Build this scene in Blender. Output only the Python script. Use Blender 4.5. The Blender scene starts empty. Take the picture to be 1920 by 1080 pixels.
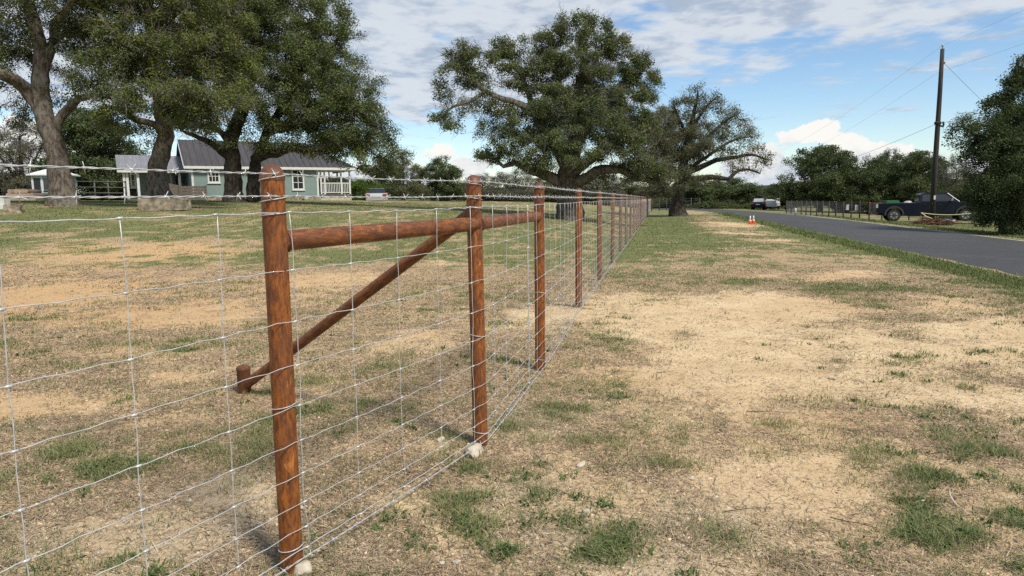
import bpy, math, random
import numpy as np
from mathutils import Vector, Matrix
R = math.radians
rng = np.random.default_rng(7)
random.seed(7)
sc = bpy.context.scene
col = sc.collection

# ------------------------------------------------------------------ camera
FPX, CX, CY = 1290.0, 960.0, 540.0          # focal length and centre in pixels of the 1920 wide picture
HC, PITCH, ROLL = 1.32, R(7.25), 0.014
cam_d = bpy.data.cameras.new('camera'); cam = bpy.data.objects.new('camera', cam_d); col.objects.link(cam)
fwd = Vector((0, math.cos(PITCH), -math.sin(PITCH)))
up0 = Vector((0, math.sin(PITCH), math.cos(PITCH))); rt0 = Vector((1, 0, 0))
upv = up0 * math.cos(ROLL) + rt0 * math.sin(ROLL)
rtv = rt0 * math.cos(ROLL) - up0 * math.sin(ROLL)
m = Matrix((rtv, upv, -fwd)).transposed().to_4x4(); m.translation = (0, 0, HC)
cam.matrix_world = m
cam_d.sensor_width = 36.0; cam_d.lens = FPX / 1920 * 36.0
cam_d.clip_start = 0.05; cam_d.clip_end = 4000
sc.camera = cam

# ------------------------------------------------------------------ sun, sky, exposure
SUN_EL, SUN_AZ = R(52), R(138)               # azimuth clockwise from +Y: behind the camera, to its right
w = bpy.data.worlds.new('World'); sc.world = w; w.use_nodes = True
nt = w.node_tree; nt.nodes.clear()
def N(t, kind, **kw):
    n = t.nodes.new(kind)
    for k, v in kw.items():
        setattr(n, k, v)
    return n
class NB:
    """small node builder: sockets or numbers in, socket out"""
    def __init__(s, t): s.t = t
    def put(s, sock, v):
        if isinstance(v, (int, float)): sock.default_value = v
        elif isinstance(v, (tuple, list)):
            sock.default_value = tuple(v) + ((1,) if len(v) == 3 and len(sock.default_value) == 4 else ())
        else: s.t.links.new(v, sock)
    def m(s, op, a, b=0.0, c=0.0, clamp=False):
        n = N(s.t, 'ShaderNodeMath', operation=op, use_clamp=clamp)
        s.put(n.inputs[0], a); s.put(n.inputs[1], b); s.put(n.inputs[2], c); return n.outputs[0]
    def mix(s, f, a, b):
        n = N(s.t, 'ShaderNodeMix', data_type='RGBA')
        s.put(n.inputs[0], f); s.put(n.inputs[6], a); s.put(n.inputs[7], b); return n.outputs[2]
    def ss(s, v, lo, hi, a=0.0, b=1.0):
        n = N(s.t, 'ShaderNodeMapRange', interpolation_type='SMOOTHSTEP')
        s.put(n.inputs[0], v); s.put(n.inputs[1], lo); s.put(n.inputs[2], hi); s.put(n.inputs[3], a); s.put(n.inputs[4], b); return n.outputs[0]
    def noise(s, vec, scale, detail=4, rough=0.55, dist=0.0, out=0):
        n = N(s.t, 'ShaderNodeTexNoise'); s.put(n.inputs['Vector'], vec)
        s.put(n.inputs['Scale'], scale); s.put(n.inputs['Detail'], detail); s.put(n.inputs['Roughness'], rough); s.put(n.inputs['Distortion'], dist)
        return n.outputs[out]
    def mapping(s, vec, scale=(1, 1, 1), loc=(0, 0, 0), rot=(0, 0, 0)):
        n = N(s.t, 'ShaderNodeMapping'); s.put(n.inputs[0], vec); n.inputs[1].default_value = loc; n.inputs[2].default_value = rot; n.inputs[3].default_value = scale
        return n.outputs[0]
    def sep(s, v):
        n = N(s.t, 'ShaderNodeSeparateXYZ'); s.put(n.inputs[0], v); return n.outputs
    def comb(s, x, y, z):
        n = N(s.t, 'ShaderNodeCombineXYZ'); s.put(n.inputs[0], x); s.put(n.inputs[1], y); s.put(n.inputs[2], z); return n.outputs[0]
b = NB(nt)
tc = N(nt, 'ShaderNodeTexCoord')
X, Y, Z = b.sep(tc.outputs['Generated'])
sky = N(nt, 'ShaderNodeTexSky', sky_type='NISHITA', sun_disc=False)
sky.sun_elevation = SUN_EL; sky.sun_rotation = SUN_AZ; sky.air_density = 1.0; sky.dust_density = 0.35; sky.ozone_density = 1.6; sky.altitude = 300
SKY_STRENGTH, CLOUD_STRENGTH = 0.110, 0.62
# high layer of broken cloud, seen as a plane overhead
den = b.m('MAXIMUM', b.m('ADD', Z, 0.06), 0.03)
pu, pv = b.m('DIVIDE', X, den), b.m('DIVIDE', Y, den)
pl = b.comb(pu, pv, 0.0)
warp = b.noise(pl, 1.3, 3, 0.5, 0.0, 1)
pl2 = b.mapping(pl, (1.0, .9, 1))
addv = N(nt, 'ShaderNodeVectorMath', operation='ADD'); nt.links.new(pl2, addv.inputs[0])
scl = N(nt, 'ShaderNodeVectorMath', operation='SCALE'); nt.links.new(warp, scl.inputs[0]); scl.inputs[3].default_value = 0.22
nt.links.new(scl.outputs[0], addv.inputs[1])
puff = b.noise(addv.outputs[0], 2.6, 5, 0.55)
big = b.noise(pl, 0.55, 2, 0.5)
az = b.m('ARCTAN2', X, Y)                     # 0 ahead, + to the right
el = b.m('ARCSINE', Z)
# the layer begins lower down on the left than on the right
edge = b.m('ADD', b.m('MULTIPLY', b.ss(az, -0.12, 0.42), 0.070), 0.085)
cover = b.ss(b.m('SUBTRACT', el, edge), -0.03, 0.085)
thin = b.ss(b.m('SUBTRACT', el, edge), 0.14, 0.34, 0.0, 0.15)
cv = b.m('ADD', b.m('MULTIPLY', cover, 0.37), b.m('ADD', puff, b.m('MULTIPLY', b.m('SUBTRACT', big, 0.5), 0.35)))
layer = b.ss(b.m('SUBTRACT', cv, thin), 0.60, 0.80, 0.0, 0.92)
shade = b.ss(b.noise(addv.outputs[0], 4.2, 5, 0.60), 0.34, 0.58)
lay_col = b.mix(shade, (0.50, 0.59, 0.73), (0.83, 0.88, 0.94))
# towers of cumulus standing on the horizon
ae = b.comb(az, el, 0.0)
bump = b.noise(ae, 34.0, 6, 0.62)
bump2 = b.noise(ae, 9.0, 2, 0.5)
cum = None
for (ca, ce, ra, re) in [(0.414, 0.086, 0.030, 0.018), (0.388, 0.078, 0.036, 0.012), (0.450, 0.072, 0.028, 0.016), (0.345, 0.058, 0.032, 0.022), (0.330, 0.035, 0.045, 0.022), (0.490, 0.050, 0.045, 0.020), (0.455, 0.058, 0.04, 0.020), (0.44, 0.02, 0.20, 0.026), (0.62, 0.035, 0.07, 0.016), (0.535, 0.045, 0.03, 0.012),
                         (-0.098, 0.070, 0.024, 0.016), (-0.052, 0.048, 0.040, 0.018), (-0.12, 0.035, 0.07, 0.016), (-0.63, 0.06, 0.13, 0.05), (-0.9, 0.05, 0.2, 0.06), (1.1, 0.06, 0.25, 0.06),
                         (2.2, 0.07, 0.4, 0.08), (-2.0, 0.06, 0.4, 0.07), (-0.30, 0.03, 0.2, 0.03)]:
    dx = b.m('DIVIDE', b.m('SUBTRACT', az, ca), ra); dy = b.m('DIVIDE', b.m('SUBTRACT', el, ce), re)
    g = b.m('SUBTRACT', 1.0, b.m('SQRT', b.m('ADD', b.m('MULTIPLY', dx, dx), b.m('MULTIPLY', dy, dy))))
    cum = g if cum is None else b.m('MAXIMUM', cum, g)
cumn = b.m('ADD', cum, b.m('ADD', b.m('MULTIPLY', b.m('SUBTRACT', bump, 0.5), 2.2), b.m('MULTIPLY', b.m('SUBTRACT', bump2, 0.5), 0.5)))
cmask = b.ss(cumn, 0.12, 0.34, 0.0, 0.95)
ccol = b.mix(b.ss(b.m('ADD', b.m('MULTIPLY', el, 7.0), b.noise(ae, 20.0, 5, 0.65)), 0.62, 1.05), (0.70, 0.76, 0.86), (1.10, 1.07, 1.01))
bg_s = N(nt, 'ShaderNodeBackground'); bg_l = N(nt, 'ShaderNodeBackground'); bg_c = N(nt, 'ShaderNodeBackground')
hs = N(nt, 'ShaderNodeHueSaturation'); hs.inputs['Saturation'].default_value = 1.12; nt.links.new(sky.outputs[0], hs.inputs['Color'])
nt.links.new(hs.outputs[0], bg_s.inputs[0]); bg_s.inputs[1].default_value = SKY_STRENGTH
nt.links.new(lay_col, bg_l.inputs[0]); bg_l.inputs[1].default_value = CLOUD_STRENGTH
nt.links.new(ccol, bg_c.inputs[0]); bg_c.inputs[1].default_value = CLOUD_STRENGTH * 1.05
m1 = N(nt, 'ShaderNodeMixShader'); m2 = N(nt, 'ShaderNodeMixShader'); wo = N(nt, 'ShaderNodeOutputWorld')
nt.links.new(layer, m1.inputs[0]); nt.links.new(bg_s.outputs[0], m1.inputs[1]); nt.links.new(bg_l.outputs[0], m1.inputs[2])
nt.links.new(cmask, m2.inputs[0]); nt.links.new(m1.outputs[0], m2.inputs[1]); nt.links.new(bg_c.outputs[0], m2.inputs[2])
nt.links.new(m2.outputs[0], wo.inputs[0])

sun_d = bpy.data.lights.new('sun', 'SUN'); sun = bpy.data.objects.new('sun', sun_d); col.objects.link(sun)
sun_d.energy = 3.4; sun_d.angle = R(11); sun_d.color = (1.0, 0.92, 0.79)
sdir = Vector((math.sin(SUN_AZ) * math.cos(SUN_EL), math.cos(SUN_AZ) * math.cos(SUN_EL), math.sin(SUN_EL)))
sun.rotation_euler = (-sdir).to_track_quat('-Z', 'Y').to_euler(); sun.location = (0, 0, 60)
vs = sc.view_settings; vs.view_transform = 'Standard'; vs.look = 'None'; vs.gamma = 1.0; vs.exposure = 0.47; vs.use_curve_mapping = False
sc.cycles.use_denoising = False; sc.cycles.sample_clamp_indirect = 4.0; sc.cycles.max_bounces = 6; sc.cycles.diffuse_bounces = 2; sc.cycles.transparent_max_bounces = 8

# ------------------------------------------------------------------ terrain
XF0, YF0, TF = 0.82, 8.3, 0.215               # the long straight run of the wire fence
CF = 1 / math.sqrt(1 + TF * TF)
def toff(x, y): return (x - (XF0 + TF * (y - YF0))) * CF      # metres right of the fence line
def sstep(v): v = np.clip(v, 0, 1); return v * v * (3 - 2 * v)
_lat = {}
def vnoise(x, y, s, seed=0):
    if seed not in _lat: _lat[seed] = np.random.default_rng(100 + seed).random((256, 256))
    L = _lat[seed]; x = np.asarray(x, float) / s + 57.3; y = np.asarray(y, float) / s + 31.7
    xi = np.floor(x).astype(int); yi = np.floor(y).astype(int); fx = sstep(x - xi); fy = sstep(y - yi)
    a = L[xi & 255, yi & 255]; bb = L[(xi + 1) & 255, yi & 255]; c = L[xi & 255, (yi + 1) & 255]; d = L[(xi + 1) & 255, (yi + 1) & 255]
    return a * (1 - fx) * (1 - fy) + bb * fx * (1 - fy) + c * (1 - fx) * fy + d * fx * fy
def fbm(x, y, s, seed=0, o=4):
    v = 0; a = .5; t = 0
    for i in range(o): v = v + a * vnoise(x, y, s / 2 ** i, seed + i); t += a; a *= .55
    return v / t
def height(x, y):
    x = np.asarray(x, float); y = np.asarray(y, float); t = toff(x, y)
    r = np.clip(t - 4, 0, 21); zr = -0.04 * (r - 1.2 * (1 - np.exp(-r / 1.2)))
    s = np.clip(-t - 0.6, 0, None); zl = 1.80 * (1 - np.exp(-s / 13.0)) * sstep((y - 4) / 27)
    far = np.hypot(x, y)
    return zr + zl + 0.9 * (fbm(x, y, 90, 3, 2) - .5) * sstep((far - 90) / 120)
def micro(x, y): return 0.042 * (fbm(x, y, .9, 11, 4) - .5) + 0.014 * (fbm(x, y, .22, 17, 2) - .5) + 0.05 * (fbm(x, y, 4.0, 15, 2) - .5)
def ground(x, y): return height(x, y) + micro(x, y) * (1 - sstep((toff(x, y) - 4.6) / 1.6) * (1 - sstep((toff(x, y) - 14) / 2)))
def ray(px, py):
    d = fwd * FPX + rtv * (px - CX) - upv * (py - CY); return d / d.y      # advances one metre in depth (+Y)
def P(px, py, depth): r = ray(px, py); return Vector((r.x * depth, depth, HC + r.z * depth))
def G(px, py):
    """first point of the ground under that direction"""
    r = ray(px, py); ys = np.exp(np.linspace(math.log(1.0), math.log(400), 1500))
    dz = HC + r.z * ys - ground(r.x * ys, ys)
    i = np.argmax(dz < 0)
    if dz[i] >= 0: i = len(ys) - 1
    return Vector((r.x * ys[i], ys[i], float(ground(r.x * ys[i], ys[i]))))
def GD(px, depth):
    r = ray(px, 380); x = r.x * depth; return Vector((x, depth, float(ground(x, depth))))

# ------------------------------------------------------------------ mesh helpers
def tag(o, label=None, cat=None, group=None, kind=None):
    if label: o['label'] = label
    if cat: o['category'] = cat
    if group: o['group'] = group
    if kind: o['kind'] = kind
    return o
def link(name, data, mats=None, parent=None, loc=(0, 0, 0)):
    o = bpy.data.objects.new(name, data); col.objects.link(o); o.location = loc
    if parent is not None: o.parent = parent
    return o
def empty(name, loc, label=None, cat=None, group=None, rz=0):
    o = bpy.data.objects.new(name, None); col.objects.link(o); o.location = loc; o.rotation_euler = (0, 0, rz); o.empty_display_size = .3
    return tag(o, label, cat, group)
def np_mesh(name, V, F, mat, smooth=False, attrs=None):
    """V (n,3), F (m,k) with k = 3 or 4"""
    me = bpy.data.meshes.new(name); V = np.asarray(V, np.float32); F = np.asarray(F, np.int32); k = F.shape[1]
    me.vertices.add(len(V)); me.vertices.foreach_set('co', V.ravel())
    me.loops.add(F.size); me.loops.foreach_set('vertex_index', F.ravel())
    me.polygons.add(len(F)); me.polygons.foreach_set('loop_start', np.arange(0, F.size, k, dtype=np.int32))
    if smooth: me.polygons.foreach_set('use_smooth', np.ones(len(F), bool))
    if mat: me.materials.append(mat)
    me.update(calc_edges=True)
    for an, (dom, arr) in (attrs or {}).items():
        a = me.attributes.new(an, 'FLOAT', dom); a.data.foreach_set('value', np.asarray(arr, np.float32))
    return me
class MB:
    def __init__(s): s.v = []; s.f = []
    def add(s, vs_, fs): k = len(s.v); s.v += [tuple(v) for v in vs_]; s.f += [tuple(i + k for i in f) for f in fs]; return s
    def box(s, x0, x1, y0, y1, z0, z1):
        return s.add([(x0, y0, z0), (x1, y0, z0), (x1, y1, z0), (x0, y1, z0), (x0, y0, z1), (x1, y0, z1), (x1, y1, z1), (x0, y1, z1)],
                     [(0, 3, 2, 1), (4, 5, 6, 7), (0, 1, 5, 4), (1, 2, 6, 5), (2, 3, 7, 6), (3, 0, 4, 7)])
    def prism(s, pts, d):
        """convex or simple polygon swept by the vector d"""
        n = len(pts); d = Vector(d); a = [Vector(p) for p in pts]
        return s.add(a + [p + d for p in a], [tuple(range(n - 1, -1, -1)), tuple(range(n, 2 * n))] + [(i, (i + 1) % n, n + (i + 1) % n, n + i) for i in range(n)])
    def tube(s, pts, r, n=6, caps=True):
        pts = [Vector(p) for p in pts]; rr = r if isinstance(r, (list, tuple)) else [r] * len(pts)
        V = []; prev = None
        for i, p in enumerate(pts):
            t = (pts[min(i + 1, len(pts) - 1)] - pts[max(i - 1, 0)]).normalized()
            u = prev - t * prev.dot(t) if prev is not None else None
            if u is None or u.length < 1e-4: u = t.cross(Vector((0, 0, 1)) if abs(t.z) < .9 else Vector((1, 0, 0)))
            u.normalize(); prev = u; q = t.cross(u)
            V += [p + (u * math.cos(2 * math.pi * k / n) + q * math.sin(2 * math.pi * k / n)) * rr[i] for k in range(n)]
        F = [(i * n + k, i * n + (k + 1) % n, (i + 1) * n + (k + 1) % n, (i + 1) * n + k) for i in range(len(pts) - 1) for k in range(n)]
        if caps: F += [tuple(range(n - 1, -1, -1)), tuple((len(pts) - 1) * n + k for k in range(n))]
        return s.add(V, F)
    def lathe(s, prof, n=16, c=(0, 0, 0), axis='z'):
        V = []
        for r, z in prof:
            for k in range(n):
                a = 2 * math.pi * k / n; p = (r * math.cos(a), r * math.sin(a), z)
                if axis == 'y': p = (p[0], p[2], p[1])
                V.append((p[0] + c[0], p[1] + c[1], p[2] + c[2]))
        F = [(i * n + k, i * n + (k + 1) % n, (i + 1) * n + (k + 1) % n, (i + 1) * n + k) for i in range(len(prof) - 1) for k in range(n)]
        F += [tuple(range(n - 1, -1, -1)), tuple((len(prof) - 1) * n + k for k in range(n))]
        if axis == 'y': F = [f[::-1] for f in F]
        return s.add(V, F)
    def mesh(s, name, mat, smooth=False, off=None, angle=None):
        me = bpy.data.meshes.new(name)
        v = s.v if off is None else [(a[0] - off[0], a[1] - off[1], a[2] - off[2]) for a in s.v]
        me.from_pydata(v, [], s.f); me.update()
        if mat: me.materials.append(mat)
        if smooth:
            me.polygons.foreach_set('use_smooth', [True] * len(me.polygons))
            if angle: me.set_sharp_from_angle(angle=R(angle))
        return me
    def obj(s, name, mat, parent=None, smooth=False, off=None, loc=(0, 0, 0), angle=None):
        return link(name, s.mesh(name, mat, smooth, off, angle), None, parent, loc)

# ------------------------------------------------------------------ materials
def new_mat(name):
    mt = bpy.data.materials.new(name); mt.use_nodes = True; t = mt.node_tree
    bs = t.nodes['Principled BSDF']; return mt, NB(t), bs
def simple(name, c1, c2=None, scale=8, rough=.6, metal=0, bump=0, stretch=(1, 1, 1), spec=.5, detail=5, bscale=None):
    mt, b, bs = new_mat(name); c2 = c2 or tuple(x * .8 for x in c1)
    tcn = N(b.t, 'ShaderNodeTexCoord'); v = b.mapping(tcn.outputs['Object'], stretch)
    n = b.noise(v, scale, detail, .6); f = b.ss(n, .3, .7)
    b.put(bs.inputs['Base Color'], b.mix(f, c1, c2)); bs.inputs['Roughness'].default_value = rough; bs.inputs['Metallic'].default_value = metal
    bs.inputs['Specular IOR Level'].default_value = spec
    if bump:
        bn = N(b.t, 'ShaderNodeBump'); bn.inputs['Strength'].default_value = bump; bn.inputs['Distance'].default_value = .02
        b.put(bn.inputs['Height'], b.noise(v, bscale or scale * 2, 6, .65)); b.t.links.new(bn.outputs[0], bs.inputs['Normal'])
    return mt
def rust_mat(name, dark=0.0, axis=2):
    mt, b, bs = new_mat(name); tcn = N(b.t, 'ShaderNodeTexCoord'); oi = N(b.t, 'ShaderNodeObjectInfo')
    a = N(b.t, 'ShaderNodeVectorMath', operation='ADD'); b.t.links.new(tcn.outputs['Object'], a.inputs[0])
    b.put(a.inputs[1], b.comb(b.m('MULTIPLY', oi.outputs['Random'], 9.0), b.m('MULTIPLY', oi.outputs['Random'], 17.0), b.m('MULTIPLY', oi.outputs['Random'], 31.0)))
    st = [1, 1, 1]; st[axis] = .22
    v = b.mapping(a.outputs[0], tuple(st))
    streak = b.ss(b.noise(v, 80, 6, .75, .3), .34, .66); blotch = b.ss(b.noise(a.outputs[0], 7, 5, .65, .8), .36, .66); fine = b.noise(a.outputs[0], 150, 3, .6)
    c = b.mix(streak, (0.085, 0.030, 0.011), (0.33, 0.108, 0.020))
    c = b.mix(b.m('MULTIPLY', blotch, .55), c, (0.085, 0.032, 0.018))
    c = b.mix(b.ss(b.noise(v, 20, 4, .7, 1.5), .58, .70, 0, .8), c, (0.43, 0.165, 0.040))
    c = b.mix(b.ss(b.noise(v, 30, 3, .7, 2.0), .64, .72, 0, .55), c, (0.032, 0.016, 0.012))
    c = b.mix(b.ss(fine, .66, .78, 0, .5), c, (0.42, .22, .08))
    if dark: c = b.mix(dark, c, (0.075, 0.040, 0.030))
    b.put(bs.inputs['Base Color'], c); b.put(bs.inputs['Roughness'], b.ss(blotch, 0, 1, .42, .66)); bs.inputs['Specular IOR Level'].default_value = .35
    bn = N(b.t, 'ShaderNodeBump'); bn.inputs['Strength'].default_value = .35; bn.inputs['Distance'].default_value = .003
    b.put(bn.inputs['Height'], b.m('ADD', fine, b.noise(v, 60, 5, .7))); b.t.links.new(bn.outputs[0], bs.inputs['Normal'])
    return mt
def bark_mat(name, c1, c2, c3):
    mt, b, bs = new_mat(name); tcn = N(b.t, 'ShaderNodeTexCoord'); v = b.mapping(tcn.outputs['Object'], (1, 1, .38))
    n = b.noise(v, 9, 6, .7, .5); n2 = b.noise(tcn.outputs['Object'], 1.6, 4, .6)
    c = b.mix(b.ss(n, .38, .62), c1, c2); c = b.mix(b.ss(n2, .5, .7, 0, .7), c, c3)
    b.put(bs.inputs['Base Color'], c); bs.inputs['Roughness'].default_value = .9; bs.inputs['Specular IOR Level'].default_value = .15
    bn = N(b.t, 'ShaderNodeBump'); bn.inputs['Strength'].default_value = .9; bn.inputs['Distance'].default_value = .05
    b.put(bn.inputs['Height'], n); b.t.links.new(bn.outputs[0], bs.inputs['Normal'])
    return mt
def leaf_mat(name, ca, cb, cc, trans=.25):
    mt, b, bs = new_mat(name); at = N(b.t, 'ShaderNodeAttribute', attribute_name='tone'); tcn = N(b.t, 'ShaderNodeTexCoord')
    n = b.noise(tcn.outputs['Object'], .8, 3, .6)
    c = b.mix(at.outputs['Fac'], ca, cb); c = b.mix(b.ss(n, .45, .7, 0, .6), c, cc)
    b.put(bs.inputs['Base Color'], c); bs.inputs['Roughness'].default_value = .65; bs.inputs['Specular IOR Level'].default_value = .18
    tr = N(b.t, 'ShaderNodeBsdfTranslucent'); b.put(tr.inputs[0], c); mx = N(b.t, 'ShaderNodeMixShader'); mx.inputs[0].default_value = trans
    b.t.links.new(bs.outputs[0], mx.inputs[1]); b.t.links.new(tr.outputs[0], mx.inputs[2])
    b.t.links.new(mx.outputs[0], b.t.nodes['Material Output'].inputs[0]); return mt
M = {}
M['rust'] = rust_mat('rusty_pipe'); M['rust_cap'] = rust_mat('rusty_cap', .55); M['rust_x'] = rust_mat('rusty_rail', .18)
M['wire'] = simple('galvanised_wire', (.56, .58, .58), (.38, .40, .41), 30, .42, .25, spec=.6)
M['bark'] = bark_mat('oak_bark', (.045, .037, .030), (.165, .140, .115), (.21, .195, .175))
M['bark_dark'] = bark_mat('dark_bark', (.022, .018, .015), (.080, .068, .057), (.11, .10, .09))
M['twig'] = simple('grey_twigs', (.17, .165, .15), (.10, .095, .085), 5, .9, spec=.1)
M['leaf'] = leaf_mat('oak_leaves', (.070, .100, .030), (.160, .198, .064), (.135, .145, .066))
M['leaf_bright'] = leaf_mat('bright_oak_leaves', (.080, .110, .028), (.185, .215, .058), (.15, .155, .062), .3)
M['leaf_dark'] = leaf_mat('dark_leaves', (.042, .066, .026), (.100, .130, .050), (.065, .09, .038), .25)
M['leaf_olive'] = leaf_mat('olive_leaves', (.085, .098, .042), (.155, .165, .072), (.14, .132, .072))
M['leaf_far'] = leaf_mat('far_leaves', (.055, .080, .030), (.110, .138, .055), (.085, .105, .046), .2)
M['leaf_lime'] = leaf_mat('bush_leaves', (.06, .11, .018), (.14, .22, .035), (.10, .15, .03))
M['blade_far'] = leaf_mat('turf_blades', (.080, .122, .036), (.215, .245, .095), (.15, .17, .07), .3)
M['weed'] = leaf_mat('weed_leaves', (.06, .10, .03), (.12, .18, .06), (.09, .13, .05), .2)
M['stem'] = leaf_mat('dead_stems', (.045, .034, .026), (.14, .10, .065), (.07, .055, .04), 0.0)
M['blade'] = leaf_mat('grass_blades', (.090, .130, .040), (.330, .330, .160), (.20, .21, .09), .3)
M['straw'] = leaf_mat('dry_grass_blades', (.085, .062, .042), (.68, .54, .36), (.24, .17, .11), .15)
M['wall'] = simple('teal_siding', (.180, .245, .232), (.160, .225, .215), 3, .7, bump=.1)
M['wall_dk'] = simple('dark_teal_door', (.085, .155, .150), (.075, .14, .135), 3, .6)
M['white'] = simple('white_paint', (.62, .63, .62), (.52, .53, .52), 6, .55)  # dulled so the house trim carries the trees' shade in its colour
M['glass'] = simple('window_glass', (.022, .026, .03), (.03, .035, .04), 2, .08, spec=.7)
M['hut'] = simple('pale_blue_boards', (.36, .52, .54), (.30, .45, .47), 4, .7)
M['roof'] = simple('grey_metal_roof', (.050, .047, .048), (.075, .070, .071), 1.5, .5, .15, stretch=(6, .4, 1))  # darkened: the oaks' shade over the house is put into this colour
M['roof_lt'] = simple('light_metal_roof', (.30, .30, .32), (.22, .22, .24), 2, .42, .35, stretch=(4, .5, 1))
M['roof_wh'] = simple('white_metal_roof', (.70, .72, .74), (.6, .62, .64), 2, .5)
M['wood_dk'] = simple('weathered_wood', (.085, .068, .055), (.13, .11, .09), 9, .85, bump=.3)
M['pole'] = simple('creosote_pole', (.018, .016, .014), (.040, .036, .032), 10, .85, bump=.4, stretch=(1, 1, .15))
M['cable'] = simple('black_cable', (.04, .04, .045), (.05, .05, .055), 3, .6)
M['cable_lt'] = simple('bare_cable', (.26, .31, .36), (.24, .28, .33), 3, .5)
M['stone'] = simple('limestone', (.54, .49, .40), (.32, .27, .20), 14, .9, bump=.5)
M['block'] = simple('weathered_block', (.36, .30, .22), (.12, .10, .075), 5, .95, bump=.8, detail=8)
M['paint'] = simple('navy_paint', (.004, .006, .014), (.005, .007, .017), 2, .38, .0, spec=.28)
M['flare'] = simple('dark_plastic', (.035, .036, .040), (.03, .031, .034), 10, .5)
M['tyre'] = simple('tyre_rubber', (.018, .018, .018), (.026, .026, .025), 20, .85)
M['rim'] = simple('alloy_rim', (.42, .43, .44), (.36, .37, .38), 6, .35, .6)
M['silver'] = simple('silver_paint', (.38, .40, .42), (.36, .38, .40), 2, .3, .2)
M['red'] = simple('red_lens', (.42, .03, .02), (.35, .02, .02), 4, .3)
M['orange'] = simple('orange_plastic', (.80, .13, .03), (.72, .11, .03), 9, .5)
M['reflector'] = simple('white_reflective_band', (.82, .82, .80), (.76, .76, .75), 9, .4)
M['black'] = simple('black_plastic', (.015, .015, .016), (.02, .02, .021), 4, .5)
M['canvas'] = simple('pale_tarp', (.55, .56, .56), (.35, .36, .36), 9, .8, bump=.5)
M['green_tarp'] = simple('green_plastic', (.02, .14, .045), (.015, .10, .035), 6, .5)
M['brush'] = simple('brown_brush', (.13, .055, .028), (.075, .04, .025), 9, .95)
M['tape'] = simple('yellow_tape', (.60, .58, .28), (.52, .5, .24), 5, .5)
M['log'] = simple('cut_log_bark', (.15, .105, .085), (.09, .07, .06), 5, .95, bump=.4)
M['log_end'] = simple('cut_log_end', (.40, .30, .22), (.30, .21, .15), 8, .9)
M['steel_grey'] = simple('grey_pipe_rail', (.10, .10, .10), (.07, .07, .07), 6, .6, .2)
M['farmesh'] = simple('dull_wire_mesh', (.16, .165, .17), (.13, .135, .14), 6, .6, .3)
M['post_dk'] = simple('dark_post', (.045, .04, .04), (.07, .06, .055), 6, .8)
M['hill'] = simple('wooded_hill', (.030, .045, .042), (.050, .068, .060), .05, 1, spec=0)  # bluish tint puts the haze of distance into the colour

# ------------------------------------------------------------------ ground cover masks, in world metres
def patches(lst):
    out = []
    for (px, py, rx, ry, s) in lst:
        c = G(px, py); a = G(px, py - ry); d = G(px, min(py + ry, 1500))
        out.append((c.x, c.y, max(rx * c.y / FPX, .05), max(abs(a.y - d.y) / 2, .06), s))
    return out
BARE = patches([(1330, 635, 190, 75, 1), (1450, 575, 160, 26, 1), (1240, 700, 120, 50, .8), (1720, 650, 160, 28, .7), (1860, 625, 90, 40, .9), (1400, 730, 130, 40, .7),
                (1800, 745, 140, 26, .9), (1560, 690, 110, 26, .6), (1480, 915, 130, 50, .9), (1570, 880, 80, 30, .6), (1750, 570, 90, 22, .7), (1060, 592, 80, 11, .9), (1190, 560, 50, 9, .7),
                (1400, 421, 55, 5, .8), (1380, 436, 50, 3, .6), (1300, 470, 90, 7, .5), (1480, 522, 90, 8, .8), (1610, 511, 70, 7, .8), (1240, 520, 50, 6, .4), (1470, 452, 40, 3, .7),
                (1290, 1060, 170, 30, .6), (1060, 885, 55, 30, .6), (1880, 690, 70, 30, .4), (1560, 1010, 120, 50, .5), (1130, 940, 120, 20, .4), (1640, 820, 80, 20, .5),
                (240, 470, 230, 22, .9), (90, 560, 150, 26, .9), (330, 590, 160, 26, .8), (590, 530, 70, 26, .6), (840, 489, 40, 9, .8), (730, 640, 100, 16, .6), (60, 765, 160, 20, .8),
                (370, 700, 80, 16, .6), (230, 660, 100, 14, .5), (250, 1000, 240, 60, .5), (420, 930, 110, 36, .7), (60, 950, 60, 20, .5), (340, 790, 90, 14, .6), (620, 440, 60, 14, .3), (660, 850, 60, 20, .5), (720, 960, 60, 20, .3)])
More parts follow.
